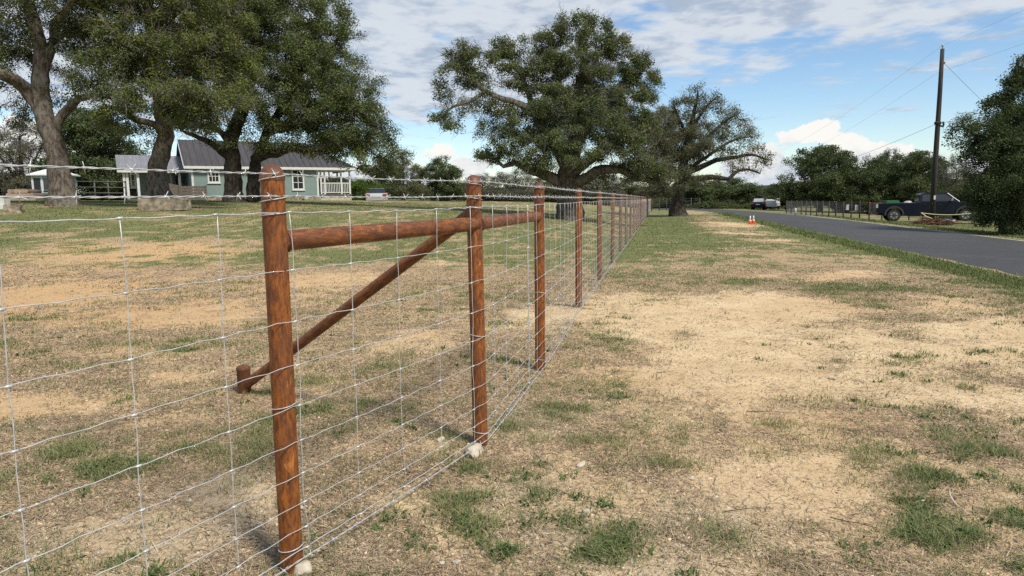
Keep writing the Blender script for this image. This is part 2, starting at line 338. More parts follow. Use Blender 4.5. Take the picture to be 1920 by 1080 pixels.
GREEN = patches([(130, 850, 120, 24, 1), (240, 880, 130, 16, .9), (390, 845, 60, 26, 1), (480, 840, 34, 20, .9), (90, 880, 70, 16, .8), (712, 995, 60, 26, 1.1), (640, 965, 50, 16, .7), (610, 1050, 50, 18, .8),
                 (890, 872, 44, 12, 1), (1015, 770, 56, 9, 1), (975, 742, 30, 8, .7), (1490, 521, 24, 6, 1.2), (1400, 528, 100, 7, .8), (1610, 540, 90, 12, 1.2), (1650, 568, 80, 9, 1.1), (1700, 597, 60, 10, 1.1),
                 (1780, 606, 50, 7, .8), (1735, 636, 28, 8, .9), (1270, 620, 34, 15, .9), (1790, 785, 70, 16, 1.0), (1785, 835, 36, 20, .9), (1720, 900, 46, 16, .8), (1740, 1000, 36, 22, .9), (1850, 1012, 90, 14, .9),
                 (1500, 1040, 26, 8, 1), (1250, 880, 50, 16, .55), (1380, 1000, 60, 20, .5), (1400, 678, 46, 8, .7), (1450, 655, 40, 6, .4), (440, 1030, 50, 20, .8), (250, 960, 40, 10, .5), (700, 870, 60, 10, .5), (120, 760, 60, 8, .4),
                 (350, 650, 100, 10, .5), (520, 790, 90, 14, .6), (740, 690, 80, 12, .5), (1150, 640, 60, 16, .4), (1150, 730, 50, 18, .35), (1080, 820, 60, 12, .3), (1200, 520, 200, 12, .5), (940, 560, 60, 20, .3), (1880, 840, 60, 20, .6),
                 (1620, 870, 40, 20, .4), (900, 1000, 40, 20, .3), (1130, 500, 30, 40, .5), (700, 500, 110, 14, .3), (1600, 600, 60, 10, .0)])
THATCH = patches([(1120, 640, 90, 60, .8), (1120, 760, 120, 60, .7), (1220, 830, 200, 34, .8), (1000, 900, 150, 50, .5), (1180, 1000, 130, 50, .4), (1640, 835, 200, 18, .7), (1850, 830, 100, 50, .6), (1760, 930, 130, 50, .8), (1600, 755, 150, 10, .6), (1400, 800, 220, 18, .6),
                  (1450, 1010, 160, 34, .5), (1050, 560, 80, 12, .6), (1240, 545, 130, 9, .5), (1640, 680, 70, 10, .5), (1480, 650, 90, 10, .35), (700, 880, 160, 60, .5), (130, 700, 120, 14, .5), (560, 700, 160, 20, .5), (1880, 1000, 120, 60, .6), (1700, 720, 120, 10, .4), (1290, 760, 80, 20, .3), (1640, 768, 140, 4, 1.0), (1860, 800, 90, 6, 1.0), (1500, 700, 60, 5, .5), (950, 700, 60, 30, .6), (1600, 960, 60, 14, .4)])
def masks(x, y):
    x = np.asarray(x, float); y = np.asarray(y, float); t = toff(x, y)
    wx = x + .5 * (fbm(x, y, 1.1, 21, 3) - .5) * np.clip(y / 6, .5, 3); wy = y + .5 * (fbm(x, y, 1.1, 25, 3) - .5) * np.clip(y / 6, .5, 3)
    bare = np.zeros_like(x); green = np.zeros_like(x)
    for L, kind in ((BARE, 0), (GREEN, 1)):
        for (cx, cy, rx, ry, s) in L:
            q = ((wx - cx) / rx) ** 2 + ((wy - cy) / ry) ** 2
            g = s * np.exp(-q * .8)
            if kind: green = np.maximum(green, g * .78)
            else: bare = np.maximum(bare, g)
    for (cx, cy, rx, ry, s) in THATCH: bare = bare * (1 - .85 * min(s * 1.2, 1) * np.exp(-(((wx - cx) / rx) ** 2 + ((wy - cy) / ry) ** 2) * .8))
    n4 = fbm(x, y, .16, 45, 2)
    n1 = fbm(x, y, 1.6, 31, 4); n2 = fbm(x, y, 3.5, 37, 4); n3 = fbm(x, y, .45, 41, 3)
    zone = sstep((y - 12) / 5) * np.where(t > 0, 1 - .5 * sstep((t - 2.0) / 1.5) * (1 - sstep((t - 4.6) / .8)), 1.0) * .85
    zone = np.maximum(zone, np.exp(-((t - 6.2) / .8) ** 2) * .95)
    zone = np.maximum(zone, sstep((t - 13.4) / 1) * .45)
    zone = np.where(t < 0, np.maximum(sstep((y - 11.5) / 3) * .72, 0), zone)
    lush = np.where(t > 0, sstep((y - 7) / 6) * .25 * (1 - sstep((t - 2) / 2)), 0)
    g = np.clip(np.maximum(green, zone) + lush * .8 + (n1 - .5) * 1.0 + (n3 - .5) * 1.3 + (n4 - .5) * 1.5 + .10 - bare * .75, 0, 1)
    bb = np.clip(bare * (1 - .75 * np.clip(green, 0, 1)) + (n2 - .5) * .8 + (n3 - .5) * .8 + (n4 - .5) * .8 + .18 - .42 * zone - green * .4, 0, 1)
    return bb, g
def gravel_mask(x, y):
    g = 0
    for (cx, cy, r) in GRAV: g = np.maximum(g, np.exp(-(((x - cx) / r) ** 2 + ((y - cy) / r) ** 2)))
    return g
GRAV = [(G(px, py).x, G(px, py).y, r) for (px, py, r) in [(380, 930, .35), (300, 1000, .4), (420, 990, .3), (1120, 1020, .35), (1300, 980, .3), (1200, 1060, .35), (980, 930, .25), (640, 1040, .2), (60, 1020, .3), (1000, 780, .3)]]

def axis_pts(a0, a1, d0, grow, lo, hi):
    pts = list(np.arange(a0, a1 + 1e-6, d0)); d = d0
    while pts[-1] < hi: d *= grow; pts.append(pts[-1] + d)
    d = d0
    while pts[0] > lo: d *= grow; pts.insert(0, pts[0] - d)
    return np.array(pts)
xs = axis_pts(-7, 11, .075, 1.06, -900, 900); ys = axis_pts(1.2, 7.0, .05, 1.028, -60, 1500)
GXm, GYm = np.meshgrid(xs, ys); gx, gy = GXm.ravel(), GYm.ravel()
gz = ground(gx, gy)
# road centre line
RC = [(XF0 + TF * (yy - YF0) + 10.25 / CF, yy) for yy in (-70, -40, -20, 0, 12, 24, 36, 48)] + [(21.6, 58), (22.9, 68), (22.9, 77), (20.5, 86), (14, 92), (4, 95), (-12, 97), (-40, 98), (-120, 99)]
def catmull(pts, step):
    pts = [np.array(p, float) for p in pts]; q = [2 * pts[0] - pts[1]] + pts + [2 * pts[-1] - pts[-2]]; out = []
    for i in range(1, len(q) - 2):
        L = np.linalg.norm(q[i + 1] - q[i]); n = max(1, int(round(L / step)))
        for k in range(n):
            u = k / n
            out.append(.5 * ((2 * q[i]) + (-q[i - 1] + q[i + 1]) * u + (2 * q[i - 1] - 5 * q[i] + 4 * q[i + 1] - q[i + 2]) * u * u + (-q[i - 1] + 3 * q[i] - 3 * q[i + 1] + q[i + 2]) * u ** 3))
    out.append(pts[-1]); return np.array(out)
rc = catmull(RC, 1.0)
def road_dist(x, y):
    d = np.full(np.shape(x), 1e9)
    for i in range(0, len(rc), 2):
        d = np.minimum(d, (x - rc[i, 0]) ** 2 + (y - rc[i, 1]) ** 2)
    return np.sqrt(d)
rd = road_dist(gx, gy)
gz = gz - .05 * (1 - sstep((rd - 3.0) / .35))
bare, green = masks(gx, gy)
grav = gravel_mask(gx, gy)
nx, ny = len(xs), len(ys); idx = np.arange(nx * ny).reshape(ny, nx)
F = np.stack([idx[:-1, :-1], idx[:-1, 1:], idx[1:, 1:], idx[1:, :-1]], -1).reshape(-1, 4)
mt, b, bs = new_mat('dry_field'); M['ground'] = mt
ab = N(b.t, 'ShaderNodeAttribute', attribute_name='bare').outputs['Fac']; ag = N(b.t, 'ShaderNodeAttribute', attribute_name='green').outputs['Fac']; agr = N(b.t, 'ShaderNodeAttribute', attribute_name='gravel').outputs['Fac']
co = N(b.t, 'ShaderNodeTexCoord').outputs['Object']
na = b.noise(co, 14, 6, .7); nb_ = b.noise(co, 55, 5, .7); nc = b.noise(co, 2.2, 5, .6); nd = b.noise(b.mapping(co, (1, .35, 1), rot=(0, 0, .6)), 90, 4, .7, 1.2); nf = b.noise(co, 5.5, 5, .65)
bm = b.ss(b.m('ADD', ab, b.m('ADD', b.m('MULTIPLY', b.m('SUBTRACT', na, .5), .8), b.m('MULTIPLY', b.m('SUBTRACT', nb_, .5), .9))), .26, .52)
gm = b.ss(b.m('ADD', b.m('MULTIPLY', ag, b.ss(b.sep(co)[1], 5.0, 14.0, .62, 1.0)), b.m('ADD', b.m('MULTIPLY', b.m('SUBTRACT', nf, .5), .7), b.m('MULTIPLY', b.m('SUBTRACT', nb_, .5), .7))), .30, .85, 0, .9)
sand = b.mix(b.ss(nc, .3, .7), (.56, .415, .240), (.68, .53, .335)); sand = b.mix(b.ss(nb_, .50, .62, 0, .7), sand, (.30, .225, .135)); sand = b.mix(b.ss(nd, .60, .68, 0, .7), sand, (.17, .12, .08))
orange = b.ss(b.noise(co, .28, 3, .5), .44, .66, 0, .55); sand = b.mix(b.m('MAXIMUM', orange, b.ss(b.sep(co)[0], 0.0, -5.0, 0, .8)), sand, (.46, .295, .15))
vor = N(b.t, 'ShaderNodeTexVoronoi'); b.put(vor.inputs['Vector'], co); vor.inputs['Scale'].default_value = 70; vsp = b.ss(vor.outputs['Distance'], .12, .26, 1, 0)
vcol = b.sep(vor.outputs['Color'])[0]; peb = b.m('MULTIPLY', vsp, b.ss(b.m('ADD', vcol, b.m('MULTIPLY', agr, .5)), .78, .82))
thatch = b.mix(b.ss(nd, .36, .64), (.180, .118, .072), (.66, .495, .310)); thatch = b.mix(b.ss(na, .44, .62, 0, .65), thatch, (.60, .43, .25)); thatch = b.mix(b.ss(nb_, .50, .58, 0, .85), thatch, (.070, .050, .034)); thatch = b.mix(b.ss(b.noise(co, 26, 5, .7), .56, .64, 0, .7), thatch, (.090, .070, .046))
grs = b.mix(b.ss(nb_, .35, .65), (.080, .105, .036), (.180, .195, .080))
c = b.mix(bm, thatch, sand); c = b.mix(gm, c, grs)
gmid = b.mix(.5, sand, thatch); c = b.mix(b.m('MULTIPLY', agr, .55), c, (.43, .36, .25))
c = b.mix(peb, c, (.62, .57, .47))
b.put(bs.inputs['Base Color'], c); bs.inputs['Roughness'].default_value = .95; bs.inputs['Specular IOR Level'].default_value = .12
bn = N(b.t, 'ShaderNodeBump'); bn.inputs['Strength'].default_value = .8; bn.inputs['Distance'].default_value = .02
b.put(bn.inputs['Height'], b.m('ADD', b.m('MULTIPLY', nb_, .5), b.m('ADD', b.m('MULTIPLY', nd, .4), b.m('MULTIPLY', peb, .4)))); b.t.links.new(bn.outputs[0], bs.inputs['Normal'])
go = link('ground', np_mesh('ground', np.stack([gx, gy, gz], 1), F, mt, True, {'bare': ('POINT', bare), 'green': ('POINT', green), 'gravel': ('POINT', grav)}))
tag(go, kind='structure', label='dry field of sandy soil and patchy grass')

# ------------------------------------------------------------------ road
def strip(name, o0, o1, dz, mat, wob=0, seed=0, label=None):
    tng = np.gradient(rc, axis=0); tng /= np.linalg.norm(tng, axis=1)[:, None]; nrm = np.stack([tng[:, 1], -tng[:, 0]], 1)
    k = 7; V = []
    for j in range(k + 1):
        o = o0 + (o1 - o0) * j / k
        q = rc + nrm * o
        if wob and j in (0, k): q = q + nrm * ((fbm(q[:, 0], q[:, 1], 2.3, seed, 3) - .5) * wob)[:, None]
        z = height(q[:, 0], q[:, 1]) + dz - (.05 if j in (0, k) else 0)
        V.append(np.column_stack([q, z]))
    V = np.stack(V, 1); n = len(rc); V = V.reshape(-1, 3); ii = np.arange(n * (k + 1)).reshape(n, k + 1)
    FF = np.stack([ii[:-1, :-1], ii[:-1, 1:], ii[1:, 1:], ii[1:, :-1]], -1).reshape(-1, 4)
    return tag(link(name, np_mesh(name, V, FF, mat, False)), kind='structure', label=label)
mt, b, bs = new_mat('asphalt'); M['asphalt'] = mt; co = N(b.t, 'ShaderNodeTexCoord').outputs['Object']
n1 = b.noise(co, 120, 3, .7); n2 = b.noise(co, .5, 4, .6)
c = b.mix(b.ss(n1, .35, .7), (.034, .035, .038), (.080, .081, .084)); c = b.mix(b.ss(n2, .4, .65, 0, .5), c, (.070, .072, .076)); c = b.mix(b.ss(b.noise(co, .16, 3, .6, 1.5), .52, .56, 0, .35), c, (.038, .039, .042)); c = b.mix(b.ss(b.noise(co, 6, 5, .7), .60, .74, 0, .35), c, (.12, .115, .105))
b.put(bs.inputs['Base Color'], c); bs.inputs['Roughness'].default_value = .8; bs.inputs['Specular IOR Level'].default_value = .3
bn = N(b.t, 'ShaderNodeBump'); bn.inputs['Strength'].default_value = .5; bn.inputs['Distance'].default_value = .01; b.put(bn.inputs['Height'], n1); b.t.links.new(bn.outputs[0], bs.inputs['Normal'])
M['shoulder'] = simple('pale_gravel_edge', (.50, .44, .34), (.22, .20, .16), 12, .95, bump=.5)
strip('road_shoulder', -3.62, 4.15, .006, M['shoulder'], .5, 60, 'pale gravel edge of the road')
strip('road', -3.4, 3.4, .035, M['asphalt'], .34, 70, 'dark asphalt country road')

# hills on the horizon
hv = []; n = 220
for j, (dist, hh) in enumerate([(560, -3), (640, 6), (760, 15), (900, 6)]):
    for i in range(n):
        a = 2 * math.pi * i / (n - 1)
        hz = hh * (0.62 + .75 * float(fbm(math.cos(a) * 40 + 50, math.sin(a) * 40 + 50, 9, 5, 3))) + (float(fbm(math.cos(a) * 400 + j * 50, math.sin(a) * 400, 9, 8, 3)) - .5) * 4 * (hh > 0)
        hv.append((math.sin(a) * dist, math.cos(a) * dist, hz))
ii = np.arange(4 * n).reshape(4, n); F = np.stack([ii[:-1, :-1], ii[:-1, 1:], ii[1:, 1:], ii[1:, :-1]], -1).reshape(-1, 4)
tag(link('hills', np_mesh('hills', np.array(hv), F, M['hill'], False)), kind='structure', label='low wooded hills on the horizon')

# ------------------------------------------------------------------ the wire fence
H_POST, R_POST = 1.452, .040
def GZ(x, y): return float(height(x, y))
P1, P2, P3 = G(548, 1070), G(901, 833), G(1013, 694)
line = [(P1.x, P1.y), (P2.x, P2.y), (P3.x, P3.y)]
for py in (577, 521, 493, 472, 456): pass
fd = Vector((TF, 1)).normalized()
p4 = G(1085, 576); line.append((p4.x, p4.y))
d45 = Vector((p4.x, p4.y))
for k in range(1, 22): q = d45 + fd * 3.05 * k; line.append((q.x, q.y))
dl = (Vector(line[1]) - Vector(line[0])).normalized()
p0 = Vector(line[0]) - dl * 1.9
line = [(p0.x, p0.y)] + line
fence = empty('wire_fence', (P1.x, P1.y, GZ(P1.x, P1.y)), 'rusty pipe post fence with galvanised woven wire and barbed strands running beside the grass verge', 'fence')
FO = Vector(fence.location)
pm = MB().lathe([(R_POST, -.3), (R_POST, .2), (R_POST * 1.004, .7), (R_POST, H_POST - .045)], 20).mesh('post', M['rust'], True, angle=40)
cprof = [(R_POST * 1.02, -.012), (R_POST * 1.06, -.006), (R_POST * 1.06, .001)] + [(R_POST * 1.03 * math.cos(a), .002 + .042 * math.sin(a)) for a in [i * math.pi / 16 for i in range(8)]] + [(.002, .0445)]
cm = MB().lathe(cprof, 20).mesh('post_cap', M['rust_cap'], True, angle=50)
ties = []
for hz_, tl, lo in ((1.415, .02, 1), (1.342, .02, 1), (1.290, .012, 1), (.62, .02, 0), (.09, .02, 0)):
    ties.append(MB().tube([(math.cos(a) * (R_POST + .003), math.sin(a) * (R_POST + .003), hz_ - tl + tl * abs(a / math.pi)) for a in [(-math.pi + i * math.pi / 12) for i in range(25)]], .0020, 5, False).mesh('tie_wire', M['wire'], True))
lean = [(0, 0), (.0, .008), (.002, 0), (0, 0), (-.003, .004)]
for i, (x, y) in enumerate(line):
    po = link('post', pm, None, fence, (x - FO.x, y - FO.y, GZ(x, y) - FO.z + random.uniform(-.012, .012) * (i > 3)))
    po.rotation_euler = (random.uniform(-.006, .006), random.uniform(-.008, .008), random.uniform(0, 6))
    c_ = link('post_cap', cm, None, po, (0, 0, H_POST - .042))
    if i < 12:
        for tmesh in ties: link('tie_wire', tmesh, None, po)
def pipe(name, a, bpt, r, mat, parent, off, n=18):
    a, bpt = Vector(a), Vector(bpt); L = (bpt - a).length
    me = MB().lathe([(r, 0), (r, L * .33), (r, L * .66), (r, L)], n).mesh(name, mat, True, angle=40)
    o = link(name, me, None, parent, a - off); q = (bpt - a).to_track_quat('Z', 'Y'); o.rotation_mode = 'QUATERNION'; o.rotation_quaternion = q; return o
RH = 1.190; RR = .0365
A1 = Vector((P1.x, P1.y, GZ(P1.x, P1.y) + RH)); A2 = Vector((P2.x, P2.y, GZ(P2.x, P2.y) + RH + .012)); A3 = Vector((P3.x, P3.y, GZ(P3.x, P3.y) + RH + .01))
for a_, b_ in ((A1, A2), (A2, A3)):
    u_ = (b_ - a_).normalized(); rl = pipe('brace_rail', a_ + u_ * (R_POST - .012), b_ - u_ * (R_POST - .012), RR, M['rust_x'], fence, FO)
    for s_, e_ in ((0, 0.016), ((b_ - a_).length - 2 * R_POST - .02 + .03, 0.016)):
        MB().lathe([(RR + .001, s_ + .012), (RR + .006, s_ + .017), (RR + .007, s_ + .024), (RR + .001, s_ + .03)], 18).obj('weld_bead', M['rust_cap'], rl, True)
stub = G(459, 737)
sb = link('stub_post', MB().lathe([(.046, -.2), (.046, .165), (.048, .168), (.048, .176), (.044, .188), (.03, .196), (.003, .199)], 18).mesh('stub_post', M['rust_cap'], True, angle=35), None, fence, stub - FO)
topd = A2 + Vector((-.03, .045, .05))
pipe('diagonal_brace', Vector((stub.x, stub.y, stub.z + .045)) + (topd - stub).normalized() * .03, topd, .034, M['rust_x'], fence, FO)
MB().lathe([(.0365, 0), (.04, .01), (.0365, .02)], 16).obj('weld_bead', M['rust_cap'], sb, True, loc=(0, 0, .06))
# wires follow the road side of the posts
lp = [Vector((x, y, GZ(x, y))) for x, y in line]
off_line = []
for i, p in enumerate(lp):
    t_ = (lp[min(i + 1, len(lp) - 1)] - lp[max(i - 1, 0)]); nrm_ = Vector((t_.y, -t_.x, 0)).normalized(); off_line.append(p + nrm_ * (R_POST + .006))
cum_l = [0]
for i in range(1, len(off_line)): cum_l.append(cum_l[-1] + (off_line[i] - off_line[i - 1]).length)
LT = cum_l[-1]; S1 = cum_l[1]
def along(s):
    s = max(0, min(LT, s)); i = max(0, min(len(cum_l) - 2, int(np.searchsorted(cum_l, s)) - 1))
    u = (s - cum_l[i]) / (cum_l[i + 1] - cum_l[i]); t_ = (off_line[i + 1] - off_line[i]).normalized()
    return off_line[i].lerp(off_line[i + 1], u), t_, Vector((t_.y, -t_.x, 0)).normalized()
stay_s = [S1 + .035 + .305 * k for k in range(-6, 400) if 0 < S1 + .035 + .305 * k < LT]
net_h = [.077, .156, .249, .356, .478, .608, .756, .913, 1.092, 1.290]
def wobble(s, h, k):
    """how far the net strays sideways and up between posts"""
    i = int(np.searchsorted(cum_l, s)) - 1; i = max(0, min(len(cum_l) - 2, i)); u = (s - cum_l[i]) / (cum_l[i + 1] - cum_l[i]); e = math.sin(math.pi * u)
    a = (float(vnoise(s, h * 1.5, .8, 51)) - .5); c_ = (float(vnoise(s, h * 3, .35, 52)) - .5)
    return e * (a * .030), e * (a * .009 + c_ * .003) - e * .006
def fine_samples(step_near, step_far):
    out = []; s = 0
    while s < LT:
        out.append(s); d = along(s)[0].y; s += step_near if d < 9 else (step_near * 3 if d < 20 else step_far)
    out.append(LT); return out
ss_ = fine_samples(.05, .6)
for k, h in enumerate(net_h):
    mb = MB(); pts = []
    rw = .0021 if k in (0, 9) else .0016
    for s in ss_:
        p, t_, n_ = along(s); sw, sv = wobble(s, h, k)
        cr = .0024 * math.sin(s * 2 * math.pi / .1525 + k) * (.4 + 1.2 * float(vnoise(s, k * 5, .3, 66))) if p.y < 15 else 0
        pts.append(p + n_ * sw + Vector((0, 0, h + sv + cr)))
    mb.tube(pts, rw, 5); hw = mb.obj('horizontal_wire', M['wire'], fence, True, FO)
    kb = MB()
    for s in stay_s:
        p, t_, n_ = along(s)
        if p.y > 16: break
        sw, sv = wobble(s, h, k); c_ = p + n_ * sw + Vector((0, 0, h + sv + (.0024 * math.sin(s * 2 * math.pi / .1525 + k))))
        kb.tube([c_ - t_ * .011, c_ - t_ * .004 + n_ * .003, c_ + t_ * .004 + n_ * .003, c_ + t_ * .011], [.0022, .0042, .0042, .0022], 6)
    tag(kb.obj('wire_knots', M['wire'], hw, True, FO), kind='stuff')
for j, s in enumerate(stay_s):
    p, t_, n_ = along(s); pts = []; near = p.y < 14
    hs_ = []
    for k, h in enumerate(net_h):
        hs_.append((h, 0))
        if near and k < 9: hs_ += [(h + (net_h[k + 1] - h) * f_, 1) for f_ in (.33, .66)]
    shift = 0
    for (h, mid) in hs_:
        sw, sv = wobble(s, h, 0); lat = (float(vnoise(j * 3.7, h, .22, 61)) - .5) * (.020 if near else .012)
        if mid: lat += random.uniform(-.003, .003)
        pts.append(p + n_ * (sw + .003) + t_ * lat + Vector((0, 0, h + sv)))
    MB().tube(pts, .0016 if near else .0018, 5 if near else 3).obj('stay_wire', M['wire'], fence, True, FO)
# hand-tied splice between the second and third posts
sp = cum_l[2] + .62 * (cum_l[3] - cum_l[2])
for dd_, w_ in ((-.010, .005), (.012, -.004)):
    pts = []
    for i in range(25):
        h = .06 + (1.290 - .06) * i / 24; p, t_, n_ = along(sp); pts.append(p + n_ * .006 + t_ * (dd_ * math.cos(i * 1.3) + w_ + (float(vnoise(i, dd_ * 99, 3.0, 63)) - .5) * .03) + Vector((0, 0, h)))
    MB().tube(pts, .0017, 5).obj('splice_wire', M['wire'], fence, True, FO)
for h in (1.255, 1.0, .62, .07):
    p, t_, n_ = along(sp); MB().tube([p + n_ * .006 - t_ * .02 + Vector((0, 0, h)), p + n_ * .008 + Vector((0, 0, h + .004)), p + n_ * .006 + t_ * .02 + Vector((0, 0, h - .004))], [.003, .0055, .003], 6).obj('splice_twist', M['wire'], fence, True, FO)
# barbed strands: two twisted wires and their barbs
for k, h in enumerate((.040, 1.346, 1.420)):
    bw = MB(); s_list = fine_samples(.016, .4)
    for ph in (0, math.pi):
        pts = []
        for s in s_list:
            p, t_, n_ = along(s); sw, sv = wobble(s, h, k); tw = s * 2 * math.pi / .095 + ph; rr = .0019 if p.y < 9 else .001
            if p.y > 9: tw = ph
            pts.append(p + n_ * (sw * .4 + rr * math.cos(tw)) + Vector((0, 0, h + sv * .8 + rr * math.sin(tw))))
        bw.tube(pts, .0017, 4)
    bo = bw.obj('barbed_wire', M['wire'], fence, True, FO); br = MB(); s = .04 + k * .03
    while s < LT:
        p, t_, n_ = along(s)
        if p.y > 40: break
        sw, sv = wobble(s, h, k); c_ = p + n_ * sw * .4 + Vector((0, 0, h + sv * .8)); ang = random.uniform(0, 6.28)
        for q in range(2):
            a = ang + q * 1.7 + random.uniform(-.3, .3); d_ = n_ * math.cos(a) + Vector((0, 0, 1)) * math.sin(a); L = random.uniform(.014, .020)
            o_ = t_ * (q * .004)
            br.tube([c_ + o_ - d_ * L - t_ * .004, c_ + o_ - d_ * .003, c_ + o_ + d_ * .003, c_ + o_ + d_ * L + t_ * .005], [.0009, .0017, .0017, .0009], 4)
        if p.y < 12: br.tube([c_ - t_ * .005, c_ + t_ * .009], .0036, 6)
        s += .127 if p.y < 20 else .25
    tag(br.obj('barbs', M['wire'], bo, True, FO), kind='stuff')

# ------------------------------------------------------------------ trees
def unit(v): return v / (np.linalg.norm(v, axis=-1, keepdims=True) + 1e-9)
def grow_tree(name, label, cat, base, limbs, lobes, seed=1, step=.32, kill=.42, n_att=1500, R0=.5, tip=.010, leaf_mat_='leaf', bark='bark', leaves=60000,
              leaf=(.075, .045), spread=.20, jitter=.35, twigs=0, group=None, flare=1.6, droop=.0, iters=90, leafr=.035, thick=1.0):
    """limbs: polylines of world points (first one is the trunk); lobes: (centre, radii, density)"""
    r = np.random.default_rng(seed); base = np.array(base, float)
    Pn = []; par = []; minr = []
    def nearest(p): q = np.array(Pn) - p; return int(np.argmin((q ** 2).sum(1)))
    for li, (pts, ra, rb) in enumerate(limbs):
        c_ = catmull([np.array(p, float) for p in pts], step * .8)
        c_[1:] += r.normal(0, .035 * (ra + .1), c_[1:].shape) * (1 if li else .4)
        if li == 0: prev = -1
        else: prev = nearest(c_[0])
        for i, p in enumerate(c_):
            if li and i == 0: continue
            Pn.append(p); par.append(prev); prev = len(Pn) - 1; minr.append(ra + (rb - ra) * i / len(c_))
    vol = np.array([(lb[1][0] * lb[1][1] * lb[1][2]) ** (2 / 3) for lb in lobes]); cnt = np.maximum(6, (n_att * vol / vol.sum())).astype(int)
    A = []
    for lb, c_ in zip(lobes, cnt):
        d = unit(r.normal(size=(c_, 3))); A.append(np.array(lb[0]) + d * np.array(lb[1]) * (r.random((c_, 1)) ** .42))
    A = np.concatenate(A)
    K = 60000; Pa = np.zeros((K, 3)); n = len(Pn); Pa[:n] = Pn; par = list(par)
    nd = np.full(len(A), 1e9); ni = np.zeros(len(A), int); alive = np.ones(len(A), bool); new0 = 0
    lastdir = {}
    for it in range(iters):
        ia = np.nonzero(alive)[0]
        if not len(ia): break
        Q = Pa[new0:n]
        for c0 in range(0, len(Q), 400):
            qq = Q[c0:c0 + 400]; D2 = ((A[ia][:, None, :] - qq[None]) ** 2).sum(2); j = D2.argmin(1); dm = np.sqrt(D2[np.arange(len(ia)), j])
            bt = dm < nd[ia]; nd[ia[bt]] = dm[bt]; ni[ia[bt]] = new0 + c0 + j[bt]
        alive &= nd > kill; ia = np.nonzero(alive)[0]
        if not len(ia): break
        u = unit(A[ia] - Pa[ni[ia]]); nodes, inv = np.unique(ni[ia], return_inverse=True); S = np.zeros((len(nodes), 3)); np.add.at(S, inv, u)
        S = unit(S) + r.normal(0, jitter, S.shape); S[:, 2] -= droop; S = unit(S); new0 = n
        for nn_, dv in zip(nodes, S):
            if n >= K: break
            Pa[n] = Pa[nn_] + dv * step; par.append(int(nn_)); n += 1
        if it > 14 and n - new0 < 2: break
    Pa = Pa[:n]; par = np.array(par); nchild = np.zeros(n, int); load = np.zeros(n)
    for i in range(n - 1, 0, -1):
        if par[i] >= 0: nchild[par[i]] += 1
    for i in range(n - 1, -1, -1):
        if nchild[i] == 0: load[i] = 1
        if par[i] >= 0: load[par[i]] += load[i]
    e = math.log(max(load[0], 3)) / math.log(R0 / tip); rad = tip * load ** (1 / e) * thick
    for i in range(len(minr)): rad[i] = minr[i]
    for i in range(n):
        if par[i] >= 0: rad[i] = min(rad[i], rad[par[i]])
    # chains to tubes
    kids = [[] for _ in range(n)]
    for i in range(1, n):
        if par[i] >= 0: kids[par[i]].append(i)
    root = empty(name, tuple(base), label, cat, group)
    Vt, Ft, Vb, Fb = [], [], [], []
    starts = [(0, -1)]
    allV = [[], []]; allF = [[], []]; cntv = [0, 0]
    while starts:
        s0, pr = starts.pop(); ch = []; k = s0
        while True:
            ch.append(k)
            if not kids[k]: break
            ks = sorted(kids[k], key=lambda q: -rad[q])
            for o_ in ks[1:]: starts.append((o_, k))
            k = ks[0]
        ids = ([pr] if pr >= 0 else []) + ch
        if len(ids) < 2: continue
        pts = Pa[ids] - base; rr = rad[ids].copy()
        if pr >= 0: rr[0] = min(rad[pr] * .9, rad[ch[0]] * 1.25)
        big_ = rr.max(); sides = 12 if big_ > .2 else (7 if big_ > .07 else (4 if big_ > .02 else 3))
        if pr < 0:
            hgt = pts[:, 2]; rr = rr * (1 + (flare - 1) * np.exp(-np.clip(hgt, 0, None) / (R0 * 1.1)))
        T = np.gradient(pts, axis=0); T = unit(T); ref = np.array([.31, .17, .93]) if abs(T[0][2]) < .8 else np.array([.9, .3, .1])
        U = unit(np.cross(T, ref)); W_ = np.cross(T, U); a = np.arange(sides) * 2 * math.pi / sides
        ringr = rr[:, None] * np.ones(sides)[None]
        if big_ > .12: ringr = ringr * (1 + .10 * r.normal(size=ringr.shape) * .6 + .10 * np.sin(3 * a + 1)[None])
        V = pts[:, None, :] + (U[:, None, :] * np.cos(a)[None, :, None] + W_[:, None, :] * np.sin(a)[None, :, None]) * ringr[:, :, None]
        m_ = len(ids); g_ = 0
        I = np.arange(m_ * sides).reshape(m_, sides) + cntv[g_]; I2 = np.roll(I, -1, axis=1)
        allV[g_].append(V.reshape(-1, 3)); allF[g_].append(np.stack([I[:-1], I2[:-1], I2[1:], I[1:]], -1).reshape(-1, 4)); cntv[g_] += m_ * sides
    link('trunk', np_mesh('trunk', np.concatenate(allV[0]), np.concatenate(allF[0]), M[bark], True), None, root)
    # leaves round the thin shoots
    C = np.array([lb[0] for lb in lobes]); RD = np.array([lb[1] for lb in lobes]); DN = np.array([lb[2] for lb in lobes])
    thin_ = np.nonzero((rad < leafr) & (np.arange(n) > len(minr) - 1))[0]
    q = (((Pa[thin_][:, None] - C[None]) / RD[None]) ** 2).sum(2); dens = DN[q.argmin(1)] * np.where(nchild[thin_] == 0, 1.6, 1.0) * r.uniform(.3, 1.5, len(thin_))
    pk = r.choice(thin_, leaves, p=dens / dens.sum())
    up_ = par[pk]; fr = r.random((leaves, 1)); ctr = Pa[pk] * (1 - fr) + Pa[up_] * fr
    ctr = ctr + np.clip(r.normal(0, 1, (leaves, 3)), -1.9, 1.9) * spread * np.array([1, 1, .72]) - base
    a1 = unit(r.normal(size=(leaves, 3)) * np.array([1, 1, .8]) + np.array([0, 0, .15])); a2 = unit(np.cross(a1, r.normal(size=(leaves, 3)) + np.array([0, 0, 1.0])))
